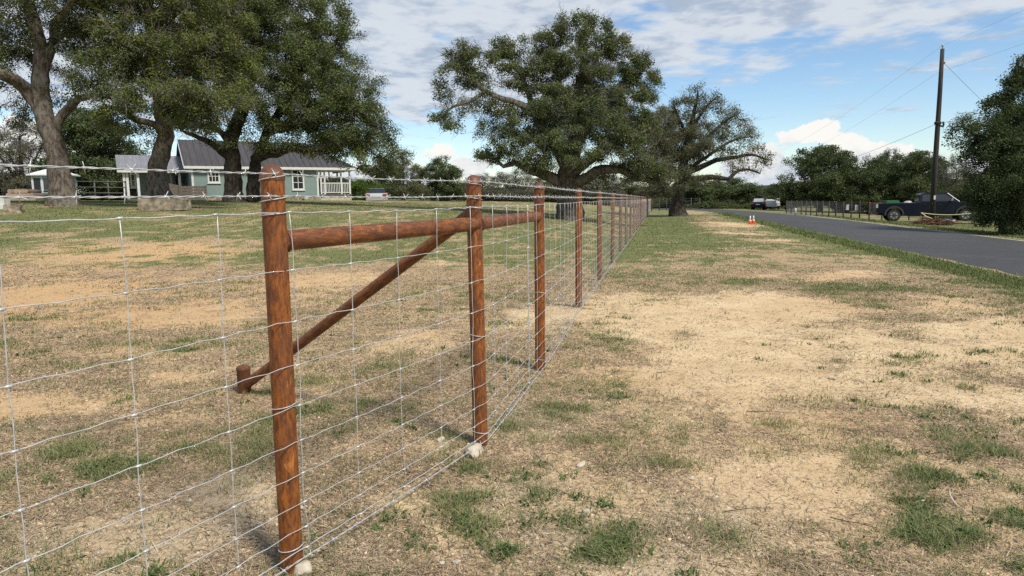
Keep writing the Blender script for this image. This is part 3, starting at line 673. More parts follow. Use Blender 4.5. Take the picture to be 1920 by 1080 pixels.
    csz = r.uniform(.65, 1.3, n)[pk][:, None]; L = csz * (leaf[0] * r.uniform(.6, 1.4, (leaves, 1))); Wd = csz * (leaf[1] * r.uniform(.6, 1.3, (leaves, 1)))
    V = np.stack([ctr - a1 * L * .5, ctr + a2 * Wd * .5 - a1 * L * .05, ctr + a1 * L * .5, ctr - a2 * Wd * .5 - a1 * L * .05], 1).reshape(-1, 3)
    Fq = np.arange(leaves * 4).reshape(-1, 4)
    tone = np.clip(r.random(n)[pk] * .75 + r.normal(.12, .2, leaves), 0, 1)
    link('crown', np_mesh('crown', V, Fq, M[leaf_mat_], False, {'tone': ('FACE', tone)}), None, root)
    if twigs:
        pk = r.choice(thin_, twigs, p=dens / dens.sum()); st = Pa[pk] + r.normal(0, .12, (twigs, 3)) - base; d0 = unit(unit(st - (C.mean(0) - base)) * .7 + r.normal(size=(twigs, 3)) * .7 + np.array([0, 0, -.25]))
        seg = 3; P_ = [st]; dcur = d0
        for s_ in range(seg): dcur = unit(dcur + r.normal(0, .35, dcur.shape)); P_.append(P_[-1] + dcur * r.uniform(.07, .19, (twigs, 1)))
        P_ = np.stack(P_, 1); w_ = np.linspace(1, .35, seg + 1)[None, :, None] * .011; sidev = unit(np.cross(d0, r.normal(size=d0.shape)))[:, None, :]; sid2 = unit(np.cross(d0, sidev[:, 0]))[:, None, :]
        ring = np.stack([P_ + sidev * w_, P_ - sidev * w_ * .5 + sid2 * w_ * .86, P_ - sidev * w_ * .5 - sid2 * w_ * .86], 2).reshape(twigs, -1, 3)
        base_i = (np.arange(twigs) * (seg + 1) * 3)[:, None]; fl = []
        for s_ in range(seg):
            for c_ in range(3): fl.append([s_ * 3 + c_, s_ * 3 + (c_ + 1) % 3, (s_ + 1) * 3 + (c_ + 1) % 3, (s_ + 1) * 3 + c_])
        Fw = (base_i[:, :, None] + np.array(fl)[None]).reshape(-1, 4)
        link('twigs', np_mesh('twigs', ring.reshape(-1, 3), Fw, M['twig'], False), None, root)
    return root
def LB(px, py, d, rx, ry=None, dens=1.0, rz=None):
    ry = ry or rx; c_ = P(px, py, d); s = d / FPX; return (np.array(c_), (rx * s, (rz if rz else (rx + ry) / 2 * s), ry * s), dens)
def LP(pts, d, ra, rb):
    out = []
    for p in pts: out.append(np.array(P(p[0], p[1], p[2] if len(p) > 2 else d)))
    return (out, ra, rb)

# big oak at the far left
def onground(px, d): q = GD(px, d); return (q.x, q.y, q.z - .15)
D1 = 27.0; b1 = onground(119, D1)
def trunkline(b_, rest, d): return [np.array(b_)] + [np.array(P(p[0], p[1], p[2] if len(p) > 2 else d)) for p in rest]
grow_tree('oak_tree', 'massive live oak with a leaning grey trunk, leftmost, in front of the small teal hut', 'tree', b1,
          [(trunkline(b1, [(115, 350), (108, 300), (98, 258), (86, 222), (78, 190), (76, 150), (78, 100), (66, 50), (52, 0), (45, -60), (40, -140)], D1), .40, .13),
           LP([(88, 222), (55, 175), (30, 150, 26.5), (0, 138, 26), (-45, 120, 25.5), (-110, 118, 25), (-170, 80, 25)], D1, .30, .07),
           LP([(100, 255), (112, 225), (128, 203), (150, 185, 26.3), (175, 180, 26), (205, 183, 25.5)], D1, .19, .06),
           LP([(78, 130), (95, 90), (105, 50), (125, 20, 26), (150, -30, 25.5), (190, -80, 25)], D1, .20, .06),
           LP([(78, 130), (50, 100, 28), (10, 95, 29), (-40, 60, 30), (-90, 0, 30)], D1, .15, .05),
           LP([(80, 100), (110, 70, 28), (150, 60, 29), (190, 40, 30)], D1, .14, .05)],
          [LB(20, 60, 27, 75, 55, .8), LB(-70, 70, 26, 80, 70), LB(-150, 40, 27, 80, 80), LB(70, 10, 27, 70, 55, .8), LB(130, 60, 27, 55, 50, .8), LB(165, 130, 26, 50, 36, 1.1), LB(205, 175, 25.5, 45, 26, 1.1), LB(130, -50, 26, 90, 70),
           LB(30, -110, 27, 120, 90), LB(-90, -70, 28, 110, 90), LB(170, 30, 28, 60, 60, .8), LB(15, 130, 28, 40, 22, .5), LB(120, 130, 29, 40, 25, .6), LB(205, 100, 26, 50, 45, .7), LB(30, 235, 28.5, 26, 20, .9), LB(130, 175, 27.5, 30, 18, .8), LB(-60, 190, 27, 60, 24, .7), LB(110, -150, 28, 120, 90, .8)],
          seed=3, n_att=2300, R0=.5, leaves=120000, leaf=(.085, .050), spread=.17, twigs=9000, leaf_mat_='leaf', flare=1.7, droop=.02)
b2 = onground(302, 27.5)
grow_tree('oak_tree', 'live oak with stout trunk and drooping bright green foliage before the light metal roof', 'tree', b2,
          [(trunkline(b2, [(296, 345), (296, 310), (304, 280), (311, 255), (306, 225), (300, 180), (292, 130), (285, 80), (280, 20), (275, -60)], 27.5), .38, .12),
           LP([(312, 250), (285, 232, 27), (255, 225, 26.5), (225, 205, 26), (190, 200, 25.5)], 27.5, .17, .04),
           LP([(308, 240), (340, 215, 26.5), (380, 200, 25.5), (420, 195, 25), (450, 200, 25)], 27.5, .20, .04),
           LP([(302, 190), (350, 130, 27), (390, 80, 27), (430, 30, 27)], 27.5, .20, .05),
           LP([(296, 150), (250, 100, 27), (210, 60, 26), (180, 20, 26)], 27.5, .17, .05),
           LP([(290, 110), (320, 50, 29), (350, -20, 29), (380, -80, 29)], 27.5, .15, .05)],
          [LB(280, 180, 25.5, 60, 36, 1.3), LB(350, 175, 25, 60, 36, 1.3), LB(415, 190, 25, 42, 30, 1.2), LB(235, 195, 25.5, 44, 26, 1.0), LB(330, 225, 25.5, 50, 20, 1.1), LB(195, 235, 26, 34, 22, .8), LB(250, 255, 27, 28, 14, .7),
           LB(245, 90, 27, 75, 60, .9), LB(330, 90, 27, 75, 55, 1.), LB(400, 110, 27, 60, 50, 1.), LB(210, 20, 27, 70, 60, .8), LB(300, 10, 27.5, 90, 60), LB(400, 20, 28, 80, 60), LB(250, -80, 28, 110, 80), LB(380, -80, 29, 110, 80),
           LB(440, 110, 28, 50, 50), LB(170, 90, 28, 40, 50, .8), LB(460, 170, 27, 30, 30, .9), LB(270, 130, 28.5, 60, 50), LB(380, 240, 26, 44, 12, .7)],
          seed=5, n_att=3000, R0=.46, leaves=190000, leaf=(.082, .048), spread=.17, twigs=9000, leaf_mat_='leaf_bright', flare=1.7, droop=.05)
b3 = onground(437, 36)
grow_tree('oak_tree', 'broad dark live oak with forked double trunk shading the teal house', 'tree', b3,
          [(trunkline(b3, [(437, 350), (436, 320), (436, 295), (432, 270), (440, 240), (455, 200), (470, 140), (480, 80), (485, 10), (480, -60)], 36), .44, .12),
           ([np.array(b3) + np.array([.3, 0, 0]), np.array(onground(472, 36)) + np.array([0, 0, .1]), np.array(P(474, 345, 36)), np.array(P(476, 320, 36)), np.array(P(482, 298, 36)), np.array(P(500, 288, 35.6)), np.array(P(522, 286, 35)), np.array(P(548, 276, 35)), np.array(P(585, 282, 34.5)), np.array(P(625, 270, 34.5)), np.array(P(670, 262, 34.5))], .38, .07),
           LP([(436, 300), (415, 285, 35.5), (395, 268, 35), (365, 255, 34.5), (340, 245, 34)], 36, .22, .05),
           LP([(434, 275), (410, 245, 36), (370, 235, 36), (330, 240, 37)], 36, .18, .05),
           LP([(482, 298), (500, 250, 36), (530, 200, 36), (560, 140, 36.5), (585, 80, 37), (605, 20, 37)], 36, .24, .06),
           LP([(500, 250), (550, 235, 35), (600, 210, 34.5), (650, 190, 35), (690, 200, 35)], 36, .16, .05),
           LP([(455, 200), (420, 150, 36), (400, 90, 37), (380, 30, 37)], 36, .15, .05),
           LP([(560, 140), (610, 110, 37), (640, 60, 37), (655, 20, 37)], 36, .10, .03)],
          [LB(470, 120, 35, 70, 60), LB(540, 70, 36, 70, 60), LB(590, 130, 35, 66, 58, 1.1), LB(530, 170, 34.5, 66, 52, 1.1), LB(625, 185, 34.5, 62, 52, 1.1), LB(675, 225, 35, 52, 48, 1.1), LB(705, 270, 35.5, 40, 44, 1.1), LB(655, 285, 35, 44, 34), LB(600, 255, 35, 44, 30, .9),
           LB(560, 225, 35, 50, 32), LB(640, 65, 37, 28, 48, .45), LB(655, 110, 36, 24, 34, .5), LB(600, 30, 36, 46, 44, .9), LB(460, 30, 36, 90, 70), LB(540, -30, 37, 80, 60), LB(440, 190, 35, 50, 50, .9), LB(470, 235, 36, 44, 26, .7), LB(400, 120, 38, 66, 70),
           LB(360, 60, 39, 80, 80), LB(400, -60, 38, 110, 90), LB(500, -110, 37, 110, 80), LB(735, 300, 36, 22, 36, 1), LB(520, 245, 34.5, 36, 22, .7), LB(700, 190, 36, 26, 26, .8), LB(350, 180, 38, 50, 40, .8), LB(645, 240, 34.5, 44, 34, 1), LB(600, 286, 35, 40, 13, 1), LB(650, 300, 35, 34, 14, 1), LB(560, 262, 34.6, 36, 16, 1), LB(690, 305, 35, 34, 26, 1.1), LB(735, 330, 36, 24, 30, 1.1), LB(720, 235, 35.5, 22, 30, 1), LB(580, 190, 37.5, 90, 70, 1), LB(650, 250, 37, 80, 50, 1), LB(500, 60, 38, 90, 80, .9), LB(600, 100, 38, 50, 60, .8), LB(640, 150, 35, 44, 34, 1), LB(480, 170, 34.5, 50, 44, 1), LB(560, 100, 34.5, 60, 50, 1), LB(500, 20, 35, 70, 60, 1), LB(672, 130, 35.5, 26, 40, .9), LB(700, 165, 35.5, 24, 34, 1), LB(655, 60, 36, 24, 40, .8), LB(620, 40, 35.5, 40, 50, 1), LB(725, 285, 35.5, 24, 34, 1.1), LB(740, 255, 35.8, 14, 26, .9), LB(665, 180, 34.8, 40, 40, 1), LB(400, 225, 34.5, 44, 14, .8), LB(520, 262, 34.2, 34, 14, .8), LB(450, 262, 34.2, 26, 12, .5), LB(700, 320, 35.4, 34, 18, 1.1)],
          seed=8, n_att=5600, R0=.44, leaves=360000, leaf=(.092, .055), spread=.19, twigs=10000, leaf_mat_='leaf', bark='bark_dark', flare=1.5, droop=.06)
b4 = onground(1066, 34)
grow_tree('oak_tree', 'large spreading live oak with rounded crown behind the wire fence', 'tree', b4,
          [(trunkline(b4, [(1066, 380), (1064, 350), (1064, 325), (1070, 295), (1076, 250), (1080, 200), (1088, 150), (1096, 110), (1090, 80)], 34), .66, .09),
           LP([(1062, 345), (1035, 335), (1015, 325, 33.5), (990, 318, 33), (965, 306, 33), (945, 312, 33), (930, 300, 33)], 34, .34, .05),
           LP([(1064, 320), (1045, 285), (1022, 250, 33.5), (1000, 215, 33), (975, 195, 33), (940, 185, 32.5), (910, 172, 32.5), (888, 150, 32.5), (870, 115, 32.5)], 34, .27, .05),
           LP([(910, 172, 32.5), (880, 190, 32), (850, 200, 32), (825, 220, 32)], 34, .10, .03),
           LP([(1000, 215, 33), (985, 160, 33.5), (960, 115, 34), (945, 90, 34)], 34, .15, .04),
           LP([(1072, 290), (1100, 240, 34.5), (1130, 200, 35), (1165, 160, 35), (1200, 135, 35)], 34, .26, .05),
           LP([(1066, 350), (1095, 335, 33.6), (1125, 318, 33), (1160, 318, 33), (1190, 330, 33), (1225, 340, 33), (1255, 345, 33)], 34, .32, .05),
           LP([(1070, 330), (1110, 300, 33), (1150, 275, 32.5), (1190, 255, 32.5), (1220, 240, 33)], 34, .20, .04),
           LP([(1078, 220), (1050, 160, 34), (1040, 110, 34), (1050, 70, 34)], 34, .18, .04),
           LP([(1088, 150), (1120, 110, 34.5), (1145, 85, 34.5)], 34, .12, .03),
           LP([(1064, 330), (1050, 290, 36), (1010, 260, 37), (980, 240, 38)], 34, .2, .04)],
          [LB(1085, 50, 34, 56, 28, .8), LB(1125, 75, 34.5, 40, 34, .8), LB(1040, 70, 34, 40, 28, .8), LB(1000, 90, 34, 34, 24, .7), LB(950, 96, 34, 38, 28, .9), LB(868, 108, 32.5, 44, 32, 1.0), LB(840, 160, 32.5, 34, 28, .6), LB(835, 215, 32, 36, 16, .9), LB(880, 195, 32.2, 36, 14, .8), LB(905, 130, 33, 22, 22, .4),
           LB(1010, 140, 33.5, 52, 30), LB(1060, 120, 33, 50, 34), LB(1110, 150, 33.5, 60, 40), LB(1165, 120, 35, 36, 34), LB(1195, 150, 35, 36, 26), LB(1220, 135, 35, 18, 10, .7), LB(1160, 200, 34, 56, 36), LB(1100, 215, 32.5, 60, 36), LB(1040, 195, 32.5, 52, 34), LB(985, 165, 33.5, 36, 22, .7),
           LB(940, 245, 33, 50, 24), LB(925, 280, 33, 34, 18, .8), LB(990, 275, 32.5, 50, 32), LB(1045, 270, 32, 44, 36), LB(1100, 290, 32, 50, 30, .9), LB(1160, 265, 32.5, 54, 36), LB(1210, 240, 33.5, 40, 36, .9), LB(1195, 300, 32.5, 46, 26), LB(1235, 320, 33, 36, 24, .9), LB(1020, 310, 32, 40, 14, .5), LB(960, 300, 33, 24, 14, .6),
           LB(1060, 220, 36, 70, 50, .5), LB(1000, 250, 36.5, 50, 30, .5), LB(1150, 240, 36, 60, 40, .6), LB(858, 245, 32, 10, 14, .5), LB(1140, 330, 34, 50, 16, .5), LB(1155, 85, 34.5, 34, 26, .8), LB(1000, 70, 34.5, 26, 16, .6), LB(1195, 110, 35, 26, 20, .8), LB(905, 100, 33, 30, 18, .7), LB(880, 150, 33, 34, 24, .8), LB(940, 130, 33.5, 34, 20, .7), LB(1215, 175, 34.5, 26, 26, .9), LB(960, 215, 33, 50, 20, .8)],
          seed=12, n_att=4600, R0=.62, leaves=215000, leaf=(.084, .052), spread=.155, twigs=12000, leaf_mat_='leaf', flare=1.25, droop=.02, jitter=.45)
b5 = onground(1270, 50)
grow_tree('oak_tree', 'thin-leaved oak with bare twisting branches reaching over the bend of the road', 'tree', b5,
          [(trunkline(b5, [(1270, 385), (1271, 360), (1276, 335), (1282, 300), (1290, 260), (1300, 215), (1308, 180)], 50), .52, .07),
           LP([(1278, 340), (1305, 335, 49.5), (1335, 332, 49), (1365, 335, 48.5), (1385, 320, 48.5), (1405, 318, 48.5), (1425, 325, 48.5)], 50, .24, .04),
           LP([(1280, 325), (1310, 315, 50), (1345, 300, 50), (1380, 295, 50), (1410, 290, 50), (1440, 300, 50)], 50, .24, .04),
           LP([(1284, 295), (1320, 265, 51), (1350, 235, 51), (1380, 215, 51)], 50, .22, .04),
           LP([(1280, 325), (1330, 290, 49), (1370, 265, 49), (1410, 255, 49)], 50, .17, .03),
           LP([(1276, 335), (1250, 300, 49), (1235, 260, 49), (1230, 220, 49)], 50, .22, .04),
           LP([(1290, 260), (1270, 215, 50), (1262, 190, 50)], 50, .14, .03),
           LP([(1295, 240), (1325, 200, 50), (1345, 180, 50)], 50, .14, .03)],
          [LB(1240, 235, 49, 36, 36, 1.2), LB(1235, 290, 48.5, 40, 36, 1.2), LB(1265, 330, 48.5, 44, 28, 1.3), LB(1285, 205, 50, 40, 30, .7), LB(1305, 180, 50, 36, 20, .45), LB(1345, 205, 50.5, 40, 26, .45), LB(1385, 235, 50.5, 34, 24, .45), LB(1350, 255, 50, 46, 26, .5),
           LB(1405, 270, 50, 34, 24, .5), LB(1435, 295, 50, 22, 20, .5), LB(1300, 265, 49, 42, 34, .9), LB(1250, 355, 48.5, 36, 18, 1.2), LB(1300, 340, 49, 36, 14, 1.0), LB(1380, 300, 49, 40, 16, .35), LB(1270, 270, 52, 50, 40, .9), LB(1215, 330, 48.5, 30, 26, 1.2), LB(1415, 318, 48.6, 24, 8, .3)],
          seed=15, n_att=2300, R0=.52, step=.42, kill=.5, leaves=66000, leaf=(.11, .062), spread=.22, twigs=9000, leaf_mat_='leaf_olive', flare=1.5, jitter=.5, bark='bark_dark')
b6 = onground(1890, 29)
grow_tree('evergreen_tree', 'dense dark evergreen tree with foliage to the ground at the right edge beside the road', 'tree', b6,
          [(trunkline(b6, [(1890, 400), (1890, 340), (1885, 280), (1890, 220), (1900, 160), (1910, 110)], 29), .22, .06),
           LP([(1886, 330), (1860, 290, 28.5), (1835, 260, 28.5), (1810, 240, 28.5), (1795, 235, 28.5)], 29, .10, .03),
           LP([(1890, 250), (1930, 200, 29), (1980, 170, 29)], 29, .12, .03),
           LP([(1888, 380), (1850, 370, 28.2), (1825, 365, 28)], 29, .08, .03)],
          [LB(1895, 190, 29, 34, 34, 1), LB(1930, 170, 29, 50, 40), LB(1880, 240, 28.5, 40, 34), LB(1830, 240, 28.5, 30, 24, .8), LB(1800, 232, 28.5, 20, 16, .7), LB(1795, 270, 28.5, 20, 16, .6), LB(1830, 300, 28.5, 30, 26, .7), LB(1880, 300, 28, 50, 40, 1.2), LB(1860, 350, 28, 44, 34, 1.3),
           LB(1890, 390, 28, 56, 36, 1.4), LB(1850, 400, 28.2, 34, 26, 1.3), LB(1940, 280, 28.5, 60, 60, 1.2), LB(1960, 370, 28, 70, 60, 1.2), LB(2020, 220, 29, 80, 70), LB(2060, 340, 29, 80, 80), LB(1980, 130, 30, 60, 50), LB(1900, 422, 28, 50, 16, 1.4), LB(1842, 415, 28.4, 20, 16, 1), LB(1840, 270, 28.5, 34, 40, 1.2), LB(1900, 340, 28, 60, 60, 1.5), LB(1870, 200, 29, 30, 24, 1), LB(1910, 240, 29, 60, 50, 1.2), LB(1812, 225, 28.6, 30, 18, 1), LB(1835, 340, 28.2, 30, 34, 1.2), LB(1800, 250, 28.6, 22, 20, 1)],
          seed=21, n_att=3400, R0=.25, step=.3, kill=.38, leaves=260000, leaf=(.080, .046), spread=.17, leaf_mat_='leaf_dark', bark='bark_dark', iters=110, leafr=.05)

# smaller trees: a few kinds built once, then copied
def proto(name, seed, w_, h_, trunk_h, leaves, lm, leaf=(.16, .09), sparse=1.0, twigs=0, n_att=700, bark='bark_dark', nl=9, low=.5):
    """a rounded crown: lobes in rings from low skirts up to the top; low is how far down the skirts hang"""
    r = random.Random(seed); lim = [([np.array((0, 0, -.15)), np.array((.1, 0, trunk_h)), np.array((-.1, .1, h_ * .75))], .18 * h_ / 6, .04)]; lob = []
    for ring, (fr_, fz, cnt) in enumerate(((.34, .30, nl), (.24, .58, max(4, nl - 3)), (.06, .80, 2), (.05, .40, 2))):
        for k in range(cnt):
            a = 6.283 * k / cnt + r.uniform(-.3, .3) + ring; rr_ = w_ * fr_ * r.uniform(.8, 1.15); z_ = h_ * (low + (1 - low) * fz) * r.uniform(.9, 1.08); s = r.uniform(.15, .21)
            if ring == 0: z_ = h_ * (low * .7 + .12 + r.uniform(-.05, .08))
            z_ = min(z_, h_ * (.98 - s * .8)); lob.append((np.array((rr_ * math.cos(a), rr_ * math.sin(a), z_)), (w_ * s, w_ * s, h_ * s), sparse * r.uniform(.7, 1.2)))
            if k % 2 == 0 and ring < 2: lim.append(([np.array((.05, 0, trunk_h)), np.array((rr_ * .45 * math.cos(a), rr_ * .45 * math.sin(a), (trunk_h + z_) / 2)), lob[-1][0]], .08 * h_ / 6, .03))
    return grow_tree(name, None, None, (0, 0, 0), lim, lob, seed=seed, step=.42, kill=.5, n_att=n_att, R0=.2 * h_ / 6, leaves=leaves, leaf=leaf, spread=.24, leaf_mat_=lm, bark=bark, twigs=twigs, leafr=.06)
def copy_tree(o, parent=None):
    c_ = o.copy(); col.objects.link(c_); c_.parent = parent
    for ch in list(o.children): copy_tree(ch, c_)
    return c_
KINDS = {'oak': proto('small_oak', 31, 8.0, 7.0, 1.4, 60000, 'leaf_far', (.15, .09), low=.30, n_att=1500), 'oak2': proto('small_oak', 36, 8.5, 6.4, .8, 60000, 'leaf_far', (.15, .09), nl=10, low=.10, n_att=1500), 'bush': proto('bush', 33, 4.6, 3.4, .25, 24000, 'leaf_far', (.12, .07), low=.0), 'olive': proto('small_tree', 34, 5.5, 6.2, .8, 22000, 'leaf_olive', (.13, .075), twigs=1500, low=.12),
         'grey': proto('small_tree', 35, 5.5, 5.2, .8, 7500, 'leaf_olive', (.12, .065), twigs=6000, nl=9, low=.2), 'lime': proto('bush', 38, 4.0, 2.8, .2, 16000, 'leaf_lime', (.11, .065), low=0)}
BB = {}
for k_, o_ in KINDS.items():
    cr_ = [c_ for c_ in o_.children if c_.name.startswith('crown')][0].data; a_ = np.zeros(len(cr_.vertices) * 3, np.float32); cr_.vertices.foreach_get('co', a_); a_ = a_.reshape(-1, 3)
    BB[k_] = (np.percentile(np.abs(a_[:, :2]), 93) * 2, np.percentile(a_[:, 2], 97.5))
used = set()
def plant(kind, px, depth, top, width, label, cat='tree', group=None, base_dz=0):
    """top: picture height of the crown's top; width in picture pixels"""
    o = KINDS[kind] if kind not in used else copy_tree(KINDS[kind]); used.add(kind)
    g_ = GD(px, depth); bb_ = BB[kind]
    ht = P(px, top, depth).z - g_.z; sx = width * depth / FPX / bb_[0]; o.location = (g_.x, g_.y, g_.z - .1 + base_dz); o.scale = (sx, sx, ht / bb_[1]); o.rotation_euler = (0, 0, random.uniform(0, 6.28))
    return tag(o, label, cat, group)
plant('oak', 1537, 84, 280, 118, 'round-topped oak standing apart beyond the far wire fence, left of the pole')
plant('oak2', 1640, 80, 305, 110, 'low oak directly behind the rear end of the pickup truck')
plant('oak', 1590, 88, 318, 90, 'short oak filling the gap right of the round-topped oak')
plant('oak', 1712, 78, 290, 105, 'tall oak just left of the utility pole')
plant('oak2', 1660, 86, 296, 80, 'bushy oak top rising behind the pickup bed')
plant('grey', 1790, 62, 305, 70, 'thin pale tree between the utility pole and the dark evergreen')
plant('olive', 1805, 58, 345, 80, 'low yellowish green tree behind the truck cab')
plant('bush', 1840, 56, 330, 90, 'leafy bush behind the front of the pickup', 'bush')
plant('oak', 1475, 100, 345, 80, 'far oak to the right of the parked trailer')
hl = ['dark leafy bush touching the thin-leaved oak on its right', 'dark bush at the inner side of the road bend', 'tall dark bush over the end of the road', 'dark bush just left of the parked trailer', 'low bush behind the parked trailer']
for (px, dd, tp, wd), lb in zip([(1300, 90, 338, 84), (1338, 94, 342, 84), (1372, 100, 338, 90), (1408, 106, 346, 70), (1452, 112, 354, 60)], hl): plant('bush' if px != 1370 else 'oak2', px, dd, tp, wd, lb, 'bush' if px != 1370 else 'tree', 'dark growth beyond the road bend')
plant('olive', 757, 62, 285, 74, 'brownish green tree beside the right end of the house, left of the darker shrub')
plant('oak2', 826, 66, 303, 92, 'dark rounded tree between the house and the second fence post')
plant('olive', 722, 66, 300, 70, 'slim tree directly behind the parked silver car')
plant('lime', 690, 60, 338, 66, 'bright green bush against the right porch end of the house', 'bush')
fl = ['thin grey tree seen between the second and third fence posts', 'grey scrubby tree just left of the large spreading oak', 'grey scrubby tree under the left limb of the large spreading oak', 'scrubby tree behind the trunk of the large spreading oak', 'grey scrubby tree under the right limb of the large spreading oak', 'scrubby tree behind the far end of the wire fence', 'low scrubby tree left of the thin-leaved oak trunk']
for (px, dd, tp, wd, kd), lb in zip([(905, 74, 330, 80, 'grey'), (965, 78, 322, 80, 'grey'), (1010, 84, 335, 80, 'olive'), (1060, 88, 325, 90, 'olive'), (1120, 84, 328, 90, 'grey'), (1180, 90, 335, 90, 'olive'), (1235, 96, 345, 80, 'bush')], fl): plant(kd, px, dd, tp, wd, lb, 'tree', 'scrub behind the large spreading oak')
bl = ['small bush at the foot of the scrub, beside the second post', 'small bush below the left limb of the large spreading oak', 'small bush right behind the trunk of the large spreading oak', 'small bush behind the fourth fence post']
for (px, dd, tp, wd), lb in zip([(880, 80, 358, 90), (950, 84, 356, 100), (1040, 90, 356, 110), (1140, 92, 360, 100)], bl): plant('bush', px, dd, tp, wd, lb, 'bush', 'scrub behind the large spreading oak')
plant('grey', 45, 60, 238, 150, 'nearly bare grey tree left of the teal hut')
plant('bush', 25, 62, 328, 110, 'green bush behind the log pile, left of the teal hut', 'bush')
plant('oak', 185, 60, 215, 150, 'dark tree between the teal hut and the left wing of the house')
plant('bush', 190, 66, 325, 100, 'low green bush behind the grey pipe rails', 'bush')
plant('olive', 225, 64, 240, 80, 'tree just left of the light metal roof')
plant('oak2', -120, 55, 230, 160, 'oak beyond the left edge of the yard')
plant('bush', -60, 60, 325, 120, 'bush beyond the left edge of the yard', 'bush')
ri = 0
for (px, dd, tp, wd, kd) in [(1560, 130, 345, 80, 'oak2'), (1650, 120, 340, 90, 'oak'), (1760, 110, 330, 90, 'oak2'), (2000, 60, 250, 200, 'oak'), (2150, 70, 260, 200, 'oak2'), (640, 90, 335, 120, 'oak'), (520, 90, 320, 130, 'oak2'), (400, 90, 320, 130, 'oak'), (280, 90, 320, 120, 'oak2')]:
    plant(kd, px, dd, tp, wd, ['oak in the distance behind the round-topped oak', 'distant oak seen over the low oaks', 'distant oak behind the utility pole', 'oak beyond the dark evergreen', 'oak farther along beyond the dark evergreen', 'oak behind the porch of the house', 'oak behind the right part of the house roof', 'oak behind the middle of the house', 'oak behind the left wing of the house'][ri]); ri += 1
# woodland mass in the far distance, too far to tell apart
r_ = np.random.default_rng(77); nc_ = 900; an = r_.uniform(-1.25, 1.25, nc_); di = r_.uniform(130, 330, nc_); fx_, fy_ = np.sin(an) * di, np.cos(an) * di
ok = road_dist(fx_, fy_) > 12; fx_, fy_ = fx_[ok], fy_[ok]; hh_ = r_.uniform(3.0, 5.0, len(fx_)); per = 110
cc = np.stack([fx_, fy_, height(fx_, fy_) + hh_ * .5], 1); dv = unit(r_.normal(size=(len(cc), per, 3))) * (r_.random((len(cc), per, 1)) ** .33) * np.stack([hh_ * .9, hh_ * .9, hh_ * .55], 1)[:, None, :]
ct = (cc[:, None] + dv).reshape(-1, 3); n_ = len(ct); a1 = unit(r_.normal(size=(n_, 3))); a2 = unit(np.cross(a1, r_.normal(size=(n_, 3)))); s_ = r_.uniform(.4, .8, (n_, 1))
V = np.stack([ct - a1 * s_ * .5, ct + a2 * s_ * .5, ct + a1 * s_ * .5], 1).reshape(-1, 3)
tag(link('woods', np_mesh('woods', V, np.arange(n_ * 3).reshape(-1, 3), M['leaf_far'], False, {'tone': ('FACE', r_.random(n_))})), 'far woodland along the horizon', None, None, 'stuff')
#@@OBJECTS
# ------------------------------------------------------------------ the teal house
HY = math.atan2(6.6, 11.3); HO = P(362, 374, 52.0); HO.z = float(ground(HO.x, HO.y)) - .02
ca_, sa_ = math.cos(HY), math.sin(HY)
def fac(px, py=None, back=0.0):
    """along-facade distance (and height) where the sight line meets the facade plane set back by some metres"""
    ox, oy = HO.x - sa_ * back, HO.y + ca_ * back; r = ray(px, py or 340)
    s = (r.x * oy - ox) / (ca_ - r.x * sa_); dep = oy + s * sa_
    return (s, P(px, py, dep).z - HO.z) if py else s
house = empty('house', HO, 'teal cottage with white trim, grey metal roof and a railed porch at its right end', 'house', None, HY)
xR = fac(597); xE = fac(657); EZ = fac(480, 313)[1]; DEP = 6.4; RZ = EZ + 2.2; OV = .38
MB().box(0, xR, 0, DEP, 0.28, EZ).obj('wall', M['wall'], house)
MB().box(.02, xR - .02, .03, DEP - .03, -.3, .275).obj('foundation', M['block'], house)
MB().prism([(0.003, 0, EZ), (0.003, DEP, EZ), (0.003, DEP / 2, RZ - .12)], (.15, 0, 0)).obj('gable_wall', M['wall_dk'], house)
xRe = xE + .45; run = DEP / 2 + OV; hipx = xRe - run * .9
def slab(name, pts, mat, parent, th=.09):
    n = (Vector(pts[1]) - Vector(pts[0])).cross(Vector(pts[2]) - Vector(pts[0])).normalized()
    if n.z < 0: n = -n
    return MB().prism(pts, -n * th).obj(name, mat, parent)
EO = EZ + .02; yF, yB, yM = -OV, DEP + OV, DEP / 2
rf = slab('roof', [(-.5, yF, EO), (xRe, yF, EO), (hipx, yM, RZ), (-.5, yM, RZ)], M['roof'], house)
slab('roof_slope', [(-.5, yB, EO), (xRe, yB, EO), (hipx, yM, RZ), (-.5, yM, RZ)], M['roof'], house)
slab('roof_slope', [(xRe, yF, EO), (xRe, yB, EO), (hipx, yM, RZ)], M['roof'], house)
Ls = math.hypot(yM - yF, RZ - EO); ribm = MB().box(-.022, .022, 0, Ls, 0, .04).mesh('roof_rib', M['roof'])
k = 0; x_ = -.35
while x_ < xRe - .2:
    q = min(1, (xRe - x_) / (xRe - hipx)); rb = link('roof_rib', ribm, None, rf, (x_, yF, EO + .003)); rb.rotation_euler = (math.atan2(RZ - EO, yM - yF), 0, 0); rb.scale = (1, q, 1); x_ += .46
MB().box(-.5, xRe, yF - .03, yF - .002, EO - .22, EO - .02).obj('fascia', M['white'], house)
MB().box(xRe + .002, xRe + .03, yF, yB, EO - .22, EO - .02).obj('fascia', M['white'], house)
MB().prism([(-.535, yF, EO - .2), (-.535, yF, EO), (-.535, yM, RZ), (-.535, yM, RZ - .2)], (.033, 0, 0)).obj('rake_board', M['white'], house)
MB().box(-.46, xRe - .05, yF + .01, -.003, EZ - .14, EZ - .10).obj('soffit', M['white'], house)
for x_ in (-.012, xR - .14): MB().box(x_, x_ + .15, -.025, -.003, .25, EZ - .1).obj('corner_board', M['white'], house)
